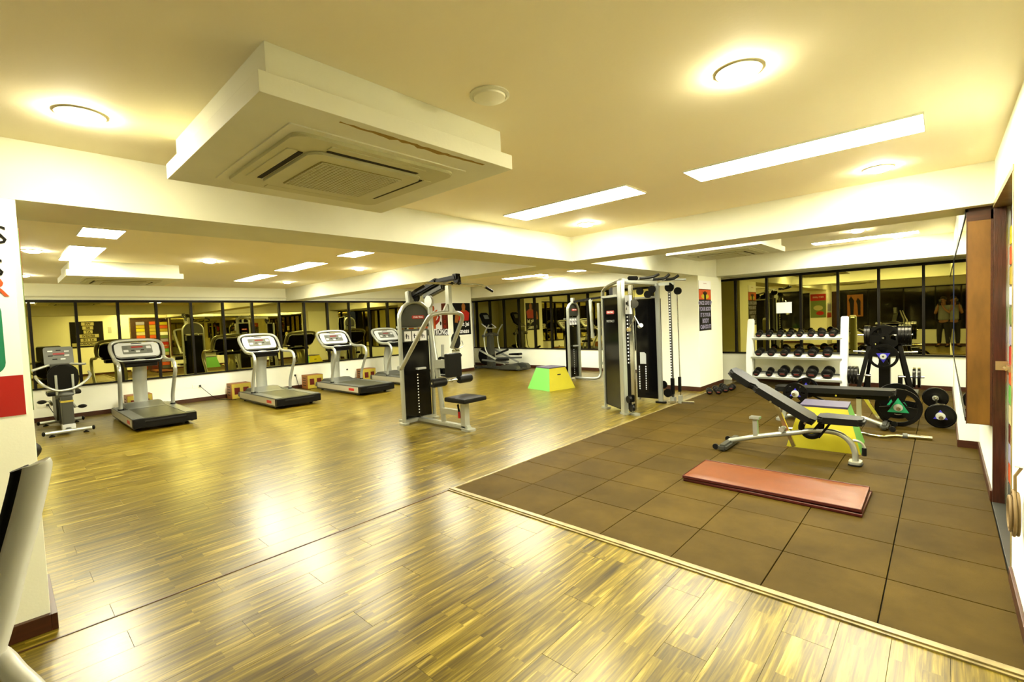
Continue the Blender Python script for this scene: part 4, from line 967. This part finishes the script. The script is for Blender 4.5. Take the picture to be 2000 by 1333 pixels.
# backrest pad: from (-1.70,.85) to (-.94,.40)
def pad(t_, p0, p1, w_, th, seam=None, name='backrest', taper=1.0):
    p0, p1 = Vector(p0), Vector(p1); d_ = (p1-p0); L_ = d_.length; d_.normalize(); y_ = Vector((0,1,0)); n = d_.cross(y_)*-1
    if n.z < 0: n = -n
    pts = rrect(L_, w_, .05, 5)
    pts = [(p[0], p[1]*(1-(1-taper)*(p[0]/L_+.5))) for p in pts]
    return obj(name, M().prism(pts, (p0+p1)/2-n*th/2, d_, y_, n*th, .018), 'vinyl', t_)
pad(t, (-1.70,by,.855), (-1.46,by,.70), .27, .065)
pad(t, (-1.465,by,.705), (-.93,by,.385), .27, .065)
pad(t, (-.90,by,.425), (-.53,by,.425), .27, .062, name='seat', taper=.75)
obj('adjust_quadrant', M().tube(smooth([(-1.03,by,.38),(-1.05,by,.30),(-1.00,by,.235),(-.93,by,.24),(-.89,by,.31),(-.88,by,.37)],4), .018, 8, sx=1.6, up=(0,1,0)), 'black', t)
obj('seat_lever', M().bar((-.80,by,.39),(-.90,by,.23),.02,.05,up=(0,1,0)).bar((-.88,by,.39),(-.94,by,.30),.02,.04,up=(0,1,0)), 'black', t)
obj('carry_handle', M().tube(smooth([(-.63,by+.02,.235),(-.575,by+.02,.225),(-.545,by+.02,.18),(-.545,by+.02,.11)],4), .012, 8), 'silver', t)
obj('handle_grip', M().cyl((-.545,by+.02,.10),(-.545,by+.02,.175),.019), 'rubber', t)
for (u, z_) in ((-1.29,.57),(-.99,.385)): obj('bolt', M().cyl((u,by-.15,z_),(u,by-.14,z_),.012,8), 'chrome', t)

t = thing('flat_bench', 'long black flat bench with silver legs behind the yellow step box', 'weight bench', (-1.0, 7.15, 0), world=True)
fy = 7.15
obj('bench_pad', M().prism(rrect(1.27,.26,.04), (-1.05,fy,.415), (1,0,0.02), (0,1,0), (0,0,.065), .015), 'vinyl', t)
obj('under_frame', M().bar((-1.6,fy,.375),(-.48,fy,.39),.05,.06), 'black', t)
obj('leg', M().bar((-.77,fy,.38),(-.77,fy,.12),.05,.05,up=(1,0,0)), 'silver', t)
obj('lower_frame', M().tube(smooth([(-1.55,fy,.06),(-1.2,fy,.14),(-.80,fy,.13),(-.54,fy,.055)],4), .026, 8), 'silver', t)
obj('brace', M().bar((-.72,fy+.05,.37),(-.58,fy+.05,.12),.035,.03,up=(0,1,0)), 'chrome', t)
rf = obj('wheeled_foot', M().bar((-.52,fy-.16,.055),(-.52,fy+.18,.055),.08,.06,bev=.02), 'dgrey', t)
for s in (-.15,.17): obj('wheel', M().lathe([(.01,-.012),(.032,-.012),(.034,0),(.032,.012),(.01,.012)], (-.44,fy+s,.046), 'y', 14), 'rubber', rf)
ff = obj('rear_leg', M().bar((-1.60,fy,.05),(-1.55,fy,.36),.045,.045,up=(1,0,0)).prism(rrect(.10,.30,.03), (-1.62,fy,.011), (1,0,0), (0,1,0), (0,0,.03), .004), 'silver', t)
obj('bolt', M().cyl((-1.0,fy-.06,.385),(-1.0,fy-.04,.385),.012,8), 'chrome', t)
obj('adjust_arm', M().bar((-1.27,fy+.01,.36),(-1.13,fy,.30),.02,.04,up=(0,1,0)), 'black', t)

# ================= EXERCISE MAT (two stacked) =================
def floor_mat(label, z0, z1, x0, x1, y0, y1, rz):
    t_ = thing('exercise_mat', label, 'exercise mat', ((x0+x1)/2, (y0+y1)/2, z0), rz, group='folded vinyl mats on the rubber floor')
    hx, hy, h = (x1-x0)/2, (y1-y0)/2, z1-z0
    m_ = M(); nx, ny = 36, 16; g = []
    for i in range(nx+1):
        row = []
        for j in range(ny+1):
            u, v = i/nx, j/ny; ex_ = min(u,1-u)*nx/2; ey_ = min(v,1-v)*ny/2
            e = min(1, ex_)*min(1, ey_)
            zz = h-.012+.010*min(1,e)+.0035*math.sin(u*9+v*4)*math.sin(v*7+1)*e+random.uniform(-.0006,.0006)
            row.append(m_.b.verts.new((-hx+2*hx*u, -hy+2*hy*v, zz)))
        g.append(row)
    for i in range(nx):
        for j in range(ny): m_.b.faces.new((g[i][j], g[i+1][j], g[i+1][j+1], g[i][j+1]))
    m_.box(-hx,hx,-hy,hy,.0,h-.010,.004)
    obj('cover', m_, 'mat', t_)
    obj('piping', M().tube([(-hx,-hy,h*.6),(hx,-hy,h*.6),(hx,hy,h*.6),(-hx,hy,h*.6)], .006, 6, closed=True).tube([(-hx,-hy,.008),(hx,-hy,.008),(hx,hy,.008),(-hx,hy,.008)], .006, 6, closed=True), 'mated', t_)
floor_mat('lower tan mat showing beneath the upper one', .011, .036, -1.70, -.42, 4.035, 4.61, math.radians(-.6))
floor_mat('upper brown tan vinyl mat on top of the stack', .038, .068, -1.71, -.43, 4.04, 4.60, math.radians(.5))

# ================= MIRROR END PANEL, ROPE, PAPERS =================
t = thing('mirror_end_panel', 'tall honey wood veneer end panel of the boxed-out side mirror past the doorway', 'wood panel', (.20, 5.0, .57), world=True)  # wood end cap closing the built-out mirror unit, not a separate cupboard
obj('side_panel', M().box(.130,.262,4.955,4.965,.575,2.10,.001), 'panelw', t)
obj('body', M().box(.128,.268,4.966,4.983,.57,2.17,.002), 'gold', t)
obj('edge_strip', M().box(.127,.133,4.953,4.967,.57,2.10).box(.256,.268,4.953,4.967,.57,2.17).box(.127,.268,4.953,4.967,2.10,2.17), 'base', t)
t = thing('coiled_rope', 'tan coiled rope hanging on the wall at the right edge of the picture', 'rope', (.25, 3.05, .5), world=True)
m = M()
for k in range(9):
    a0 = k*.35; r = .085+.012*math.sin(k*2.1)
    m.tube([(XR-.022-.012*(k%3), 3.07+r*.9*math.cos(a0+2*PI*j/20)+.01*math.sin(k), .53+(r+.01*math.cos(k))*math.sin(a0+2*PI*j/20)) for j in range(20)], .006, 6, closed=True)
m.tube([(XR-.03,3.07,.62),(XR-.03,3.08,.70),(XR-.01,3.08,.74)], .006, 6)
obj('coils', m, 'cord', t)
obj('hook', M().cyl((XR,3.08,.745),(XR-.03,3.08,.745),.006,6), 'chrome', t)
tag(obj('paper_notice', M().box(-2.53,-2.25,YF3+.0165,YF3+.0185,1.42,1.64), 'paper'), 'white paper notice taped on the back mirror above the rack', 'notice')
tag(obj('light_switch', M().box(XR-.01,XR,2.92,3.03,1.62,1.86,.003), 'silver2'), 'grey wall plate at the right edge of the wall', 'switch')

# ================= POSTERS =================
def ell(cx_, cz, rx, rz_, a=0, n=14):
    return [(cx_+rx*math.cos(2*PI*i/n)*math.cos(a)-rz_*math.sin(2*PI*i/n)*math.sin(a), cz+rx*math.cos(2*PI*i/n)*math.sin(a)+rz_*math.sin(2*PI*i/n)*math.cos(a)) for i in range(n)]
def poster(name, label, o, ux, w_, h_, mt, n):
    """o = lower-left corner on the wall, ux = right direction seen from the room, n = outward normal"""
    t_ = thing(name, label, 'poster', o, world=True)
    obj('sheet', M().prism([(0,0),(w_,0),(w_,h_),(0,h_)], Vector(o)+Vector(n)*.001, ux, (0,0,1), Vector(n)*.003), mt, t_)
    def sh(nm, pts, mt_, lv=1): return obj(nm, M().prism(pts, Vector(o)+Vector(n)*(.004+.0006*lv), ux, (0,0,1), Vector(n)*.0008), mt_, t_)
    def tx(s, u, v, size, mt_, lv=4, bold=0): return text('lettering', s, size, Vector(o)+Vector(n)*(.005+.0006*lv)+Vector(ux)*u+Vector((0,0,v)), ux, (0,0,1), mt_, t_, depth=.0004, bold=bold)
    return t_, sh, tx
# column near face: STRONGER
t, sh, tx = poster('motivational_poster', 'poster reading STRONGER with an orange lifting figure, on the column face behind the pulldown machine', (-11.93,8.97,1.13), (1,0,0), 1.18, .97, 'paper', (0,-1,0))
sh('black_band', [(.1,0),(1.18,0),(1.18,.19),(.1,.19)], 'pblack'); text('lettering', 'STRONGER', .235, (-11.93+.87,8.962,1.13+.095), (.80,0,0), (0,0,1), 'paper', t, depth=.0004, bold=.008)
sh('dark_strip', [(.90,.18),(1.18,.18),(1.18,.95),(.90,.95)], 'maroon')
for k, ch in enumerate('ATION'): tx(ch, 1.04, .82-k*.14, .13, 'red', bold=.004)
sh('figure_body', [(.34,.20),(.60,.20),(.62,.45),(.72,.62),(.70,.78),(.58,.74),(.52,.62),(.40,.66),(.30,.5)], 'pink'); sh('figure_head', ell(.50,.82,.07,.08), 'pink')
sh('figure_arm', [(.60,.30),(.78,.42),(.84,.56),(.78,.60),(.68,.48),(.56,.42)], 'red', 2)
for c in ((.74,.62),(.84,.36)): sh('figure_dumbbell', ell(c[0],c[1],.035,.06), 'pblack', 3)
sh('figure_left', [(.08,.20),(.20,.20),(.22,.6),(.18,.85),(.08,.8),(.05,.5)], 'pink', 2)
# column +x face
t, sh, tx = poster('bodybuilder_poster', 'black poster with a bodybuilder and fitness lettering on the column side', (-10.74,9.15,1.12), (0,1,0), .70, .96, 'pblack', (1,0,0))
sh('torso', [(.22,.42),(.62,.42),(.66,.66),(.54,.74),(.34,.74),(.22,.64)], 'red'); sh('neck', [(.36,.70),(.50,.70),(.49,.80),(.37,.80)], 'orange', 2); sh('head', ell(.43,.85,.075,.105), 'orange', 3)
sh('arm', [(.06,.38),(.18,.36),(.26,.60),(.22,.72),(.10,.62)], 'orange', 2); tx('At Jai', .45, .32, .17, 'paper', bold=.004); tx('fitness', .38, .11, .19, 'paper', bold=.004)
# right column +x face
t, sh, tx = poster('quote_poster', 'tall black quote poster with orange sunset photo on the white column by the crossover', (PX1,8.98,1.15), (0,1,0), .62, .96, 'pblack', (1,0,0))
sh('top_sheet', [(0,.80),(.62,.80),(.62,.96),(0,.96)], 'paper'); tx('* * * * * *', .31, .90, .04, 'red')
sh('sunset', [(0,.60),(.62,.60),(.62,.79),(0,.79)], 'pink'); sh('sun_glow', ell(.31,.66,.2,.05), 'yellow', 2)
sh('silhouette', [(.26,.60),(.36,.60),(.36,.68),(.42,.72),(.42,.76),(.36,.73),(.34,.76),(.28,.76),(.26,.73),(.20,.76),(.20,.72),(.26,.68)], 'pblack', 3)
for k, s_ in enumerate(['ONCE GIVE UP','YOUR BODY','IT IS YOUR','BODY','CAN DO IT']): tx(s_, .31, .53-k*.115, .105 if len(s_) > 8 else .12, 'plil', bold=.004)
# left pillar +x face (only its right end is in view)
t, sh, tx = poster('pillar_banner', 'large banner on the left pillar with dark letters and a red band', (PX1,-.80,1.125), (0,1,0), .875, 1.0, 'paper', (1,0,0))
# in ux: u = y + .80
sh('red_band', [(0,0),(.875,0),(.875,.20),(0,.20)], 'red')
for s_, u, v, sz, mt_ in (('S', .835, .888, .125, 'pblack'), ('S', .815, .728, .125, 'pblack'), ('R', .812, .632, .135, 'pink')): tx(s_, u, v, sz, mt_)
sh('green_frame', rr2 if False else [(x_+.40, z_+.392) for x_, z_ in rrect(.84,.37,.06)], 'pteal', 1)
sh('green_frame_inner', [(x_+.40, z_+.392) for x_, z_ in rrect(.80,.33,.05)], 'paper', 2)
sh('lilac_picture', [(x_+.39, z_+.392) for x_, z_ in rrect(.77,.29,.03)], 'plil', 3)
# left pillar +y face (seen in the mirror): red and green health poster
t, sh, tx = poster('health_poster', 'red and green poster on the left pillar, seen only in the back mirror', (PX1-.02,.10,1.14), (-1,0,0), .52, .92, 'pgrn', (0,1,0))
sh('red_top', [(0,.66),(.52,.66),(.52,.92),(0,.92)], 'red'); tx('FAT LOSS', .26, .79, .085, 'paper'); sh('tomato', ell(.20,.17,.13,.08), 'red'); sh('plate_outline', ell(.26,.38,.16,.10), 'pcream')
# right wall posters, seen reflected in the left mirrors
t, sh, tx = poster('wall_poster', 'black poster about beginning, on the right wall beside the camera, seen in the mirror', (XR,2.78,1.10), (0,-1,0), .92, 1.0, 'pblack', (-1,0,0))
for k, (s_, w0) in enumerate([('WE',.3),('BE',.25),('AT',.2),('BEGINS',.55),('AT DE',.4),('BEGINNING',.8)]):
    v = .90-k*.155; sh('paper_strip', [(.46-w0/2-.04, v-.06),(.46+w0/2+.02, v-.06),(.46+w0/2+.02, v+.065),(.46-w0/2-.04, v+.065)], 'pcream'); tx(s_, .45, v, .115, 'pblack', bold=.003)
# back-wall man poster
t, sh, tx = poster('figure_poster', 'tan poster with two dark figures on the wall behind the camera, seen in the mirror', (-2.15,YB+.031,1.10), (-1,0,0), .50, .85, 'orange', (0,1,0))
sh('figure', [(.08,.05),(.16,.05),(.18,.45),(.22,.6),(.16,.72),(.08,.6)], 'pblack'); sh('figure', [(.30,.05),(.40,.05),(.42,.5),(.46,.65),(.38,.8),(.28,.62)], 'pblack')
socket(-.10, YB+.001, .40, 'x', 'white socket on the wall behind the photographer')

# ================= NEAR-LEFT MACHINE (out of focus corner) =================
t = thing('cross_trainer', 'silver curved arm of a machine at the lower left corner', 'gym machine', (-1.35, -.15, 0), world=True)
K['nsil'] = mat('satin_silver_plastic', (.62,.62,.56), .38, .15, coat=.2)
arm = smooth([(-1.082,.030,1.300),(-1.080,.030,1.288),(-1.062,.014,1.225),(-1.042,-.006,1.155),(-1.012,-.030,1.070),(-.985,-.070,.97),(-1.0,-.16,.80),(-1.04,-.22,.55),(-1.05,-.25,.12)],5)
n_ = len(arm)
obj('near_arm', M().tube(arm, [.012]+[.0185]*(n_-2)+[.0185], 14, sx=.6, up=(.35,.95,0)), 'nsil', t)
arm2 = [p+Vector((-.020,-.019,-.008)) for p in arm]
obj('arm_backing', M().tube(arm2, .0125, 10, sx=.6, up=(.3,.95,0)), 'black', t)
obj('lower_bar', M().tube(smooth([(-1.05,-.10,1.10),(-1.012,-.034,1.052),(-.99,-.012,1.018),(-.965,.012,.972),(-.95,.02,.90),(-.96,-.05,.70)],4), .014, 10), 'nsil', t)
obj('far_arm', M().tube([p+Vector((-.10,-.55,0)) for p in arm], .03, 10, sx=.62, up=(.35,.95,0)), 'nsil', t)
obj('mast', M().bar((-1.5,-.42,.08),(-1.28,-.42,1.30),.10,.12,up=(1,0,0),bev=.02), 'dgrey', t)
obj('console', M().box(-1.36,-1.26,-.60,-.24,1.20,1.42,.02), 'mgrey', t)
obj('base', M().box(-1.65,-.80,-.52,-.32,.02,.12,.02).box(-1.0,-.92,-.70,-.12,.0,.07,.015).box(-1.62,-1.54,-.70,-.12,.0,.07,.015), 'dgrey', t)
obj('arm_joint', M().bar((-1.05,-.25,.13),(-1.15,-.80,.13),.05,.05), 'dgrey', t)
for s in (-.55,-.29): obj('pedal', M().box(-1.4,-1.05,s-.06,s+.06,.16,.21,.015), 'black', t)

t = thing('exercise_stool', 'dark padded stool just showing behind the left pillar', 'stool', (-6.55,.05,0), world=True)
obj('seat', M().ball((-6.55,.03,.42),.20,(1,1,.62),20), 'vinyl', t)
obj('post', M().cyl((-6.55,.03,.05),(-6.55,.03,.34),.03), 'silver', t)
obj('base', M().lathe([(.20,0),(.20,.02),(.05,.06),(.04,.07)], (-6.55,.03,0)), 'dgrey', t)

# ================= PHOTOGRAPHER (stands at the camera, seen in the back mirror) =================
def skin(name, pts, edges, mt, parent, sub=2):
    me = bpy.data.meshes.new(name); off = ORG[root_of(parent).name]
    me.from_pydata([Vector(p[:3])-off for p in pts], edges, [])
    o = bpy.data.objects.new(name, me); C.objects.link(o); md = o.modifiers.new('s', 'SKIN')
    for i, p in enumerate(pts):
        v = me.skin_vertices[0].data[i]; v.radius = (p[3], p[4] if len(p) > 4 else p[3])
    me.skin_vertices[0].data[0].use_root = True
    o.modifiers.new('d', 'SUBSURF').levels = sub
    dg = bpy.context.evaluated_depsgraph_get(); m2 = bpy.data.meshes.new_from_object(o.evaluated_get(dg))
    bpy.data.objects.remove(o); m2.name = name
    m2.polygons.foreach_set('use_smooth', [True]*len(m2.polygons))
    return obj(name, m2, mt, parent)
vd = Vector((-.42,.907,0)); sd = Vector((.907,.42,0))     # facing and right-hand side
O = Vector((.015,-.33,0))
def q(s, f, z, *r): p = O+sd*s+vd*f; return (p.x, p.y, z, *r)
ph = thing('person', 'person in grey shirt and dark trousers photographing, reflected in the back mirror', 'person', (O.x, O.y, 0), world=True)
body = skin('body', [q(0,0,.95,.08,.06), q(0,0,1.12,.09,.07), q(0,0,1.30,.11,.08), q(0,.01,1.42,.07,.06), q(0,.02,1.48,.052), q(0,.05,1.56,.072,.082), q(0,.05,1.66,.075,.085), q(0,.05,1.70,.05,.06),
    q(.18,0,1.38,.052), q(.22,.06,1.16,.042), q(.125,.21,1.30,.036), q(.07,.245,1.45,.028),
    q(-.18,0,1.38,.052), q(-.21,.07,1.15,.042), q(-.10,.20,1.27,.036), q(-.04,.25,1.42,.028),
    q(.09,0,.86,.07), q(.11,.01,.48,.05), q(.12,0,.09,.036), q(.13,.10,.035,.038,.028), q(.13,.15,.03,.03,.022),
    q(-.09,0,.86,.07), q(-.12,.02,.48,.05), q(-.13,0,.09,.036), q(-.15,.10,.035,.038,.028), q(-.15,.15,.03,.03,.022)],
    [(0,1),(1,2),(2,3),(3,4),(4,5),(5,6),(6,7),(2,8),(8,9),(9,10),(10,11),(2,12),(12,13),(13,14),(14,15),(0,16),(16,17),(17,18),(18,19),(19,20),(0,21),(21,22),(22,23),(23,24),(24,25)], 'skin', ph)
skin('shirt', [q(0,0,.90,.17,.13), q(0,0,1.0,.165,.13), q(0,0,1.12,.158,.125), q(0,0,1.30,.18,.132), q(0,.01,1.43,.108,.09), q(.18,0,1.38,.07), q(.205,.035,1.26,.058), q(-.18,0,1.38,.07), q(-.20,.035,1.26,.058)],
    [(0,1),(1,2),(2,3),(3,4),(3,5),(5,6),(3,7),(7,8)], 'shirt', ph)
skin('trousers', [q(0,0,.93,.15,.12), q(.09,0,.84,.105), q(.11,.01,.48,.078), q(.12,0,.10,.062), q(-.09,0,.84,.105), q(-.12,.02,.48,.078), q(-.13,0,.10,.062)],
    [(0,1),(1,2),(2,3),(0,4),(4,5),(5,6)], 'pants', ph)
for s in (.13,-.15): skin('shoe', [q(s,-.04,.045,.048,.04), q(s,.06,.04,.05,.036), q(s,.16,.033,.042,.03)], [(0,1),(1,2)], 'black', ph)
Rz = Matrix.Rotation(math.atan2(vd.y, vd.x)-PI/2, 3, 'Z')
obj('hair', M().ball(q(0,.025,1.665)[:3], .098, (.86,1.0,.82), 20, Rz), 'hair', ph)
for s in (-1,1):
    obj('ear', M().ball(q(s*.082,.04,1.59)[:3], .022, (.4,.8,1.2), 10, Rz), 'skin', ph)
    obj('eye', M().ball(q(s*.032,.128,1.60)[:3], .011, (1,.6,.8), 10, Rz), 'pants', ph)
obj('nose', M().ball(q(0,.138,1.575)[:3], .016, (.8,1,1.3), 10, Rz), 'skin', ph)
obj('mouth', M().ball(q(0,.128,1.535)[:3], .018, (1.3,.4,.35), 10, Rz), 'maroon', ph)
# hands: palm plus five fingers wrapped round the camera body
for s, hx, hz in ((1,.075,1.47),(-1,-.045,1.435)):
    hp = [q(hx,.245,hz-.015,.024,.018), q(hx-s*.012,.262,hz+.012,.03,.017)]; ed = [(0,1)]
    hand = skin('hand', hp, ed, 'skin', ph, 1)
    for k in range(4):
        zz = hz-.012+k*.017; L_ = (.8,1,1.05,.9)[k]
        obj('finger', M().tube([q(hx+s*.004,.262,zz)[:3], q(hx-s*.0,.262+.024*L_,zz)[:3], q(hx-s*.018*L_,.283,zz)[:3]], [.009,.0085,.007], 8), 'skin', hand)
    obj('thumb', M().tube([q(hx,.240,hz+.0)[:3], q(hx-s*.018,.228,hz+.018)[:3], q(hx-s*.036,.226,hz+.022)[:3]], [.011,.010,.008], 8), 'skin', hand)
cm = thing('photo_camera', 'dark camera held up by the photographer, reflected in the back mirror', 'camera', (0,0,1.44), world=True)
def cbox(a0,a1,f0,f1,z0,z1,bev=.004):
    m_ = M().box(a0,a1,f0,f1,0,z1-z0,bev)
    for v in m_.b.verts:
        p = O+sd*v.co.x+vd*v.co.y; v.co = Vector((p.x,p.y,v.co.z+z0))
    return m_
obj('camera_body', cbox(-.055,.065,.215,.265,1.445,1.53), 'black', cm)
obj('prism_hump', cbox(-.02,.03,.22,.262,1.528,1.565), 'black', cm)
obj('flash', cbox(-.025,.035,.205,.25,1.566,1.64), 'dgrey', cm)
obj('lens', M().cyl(q(.005,.262,1.485)[:3], q(.005,.315,1.49)[:3], .036, 20), 'black', cm)
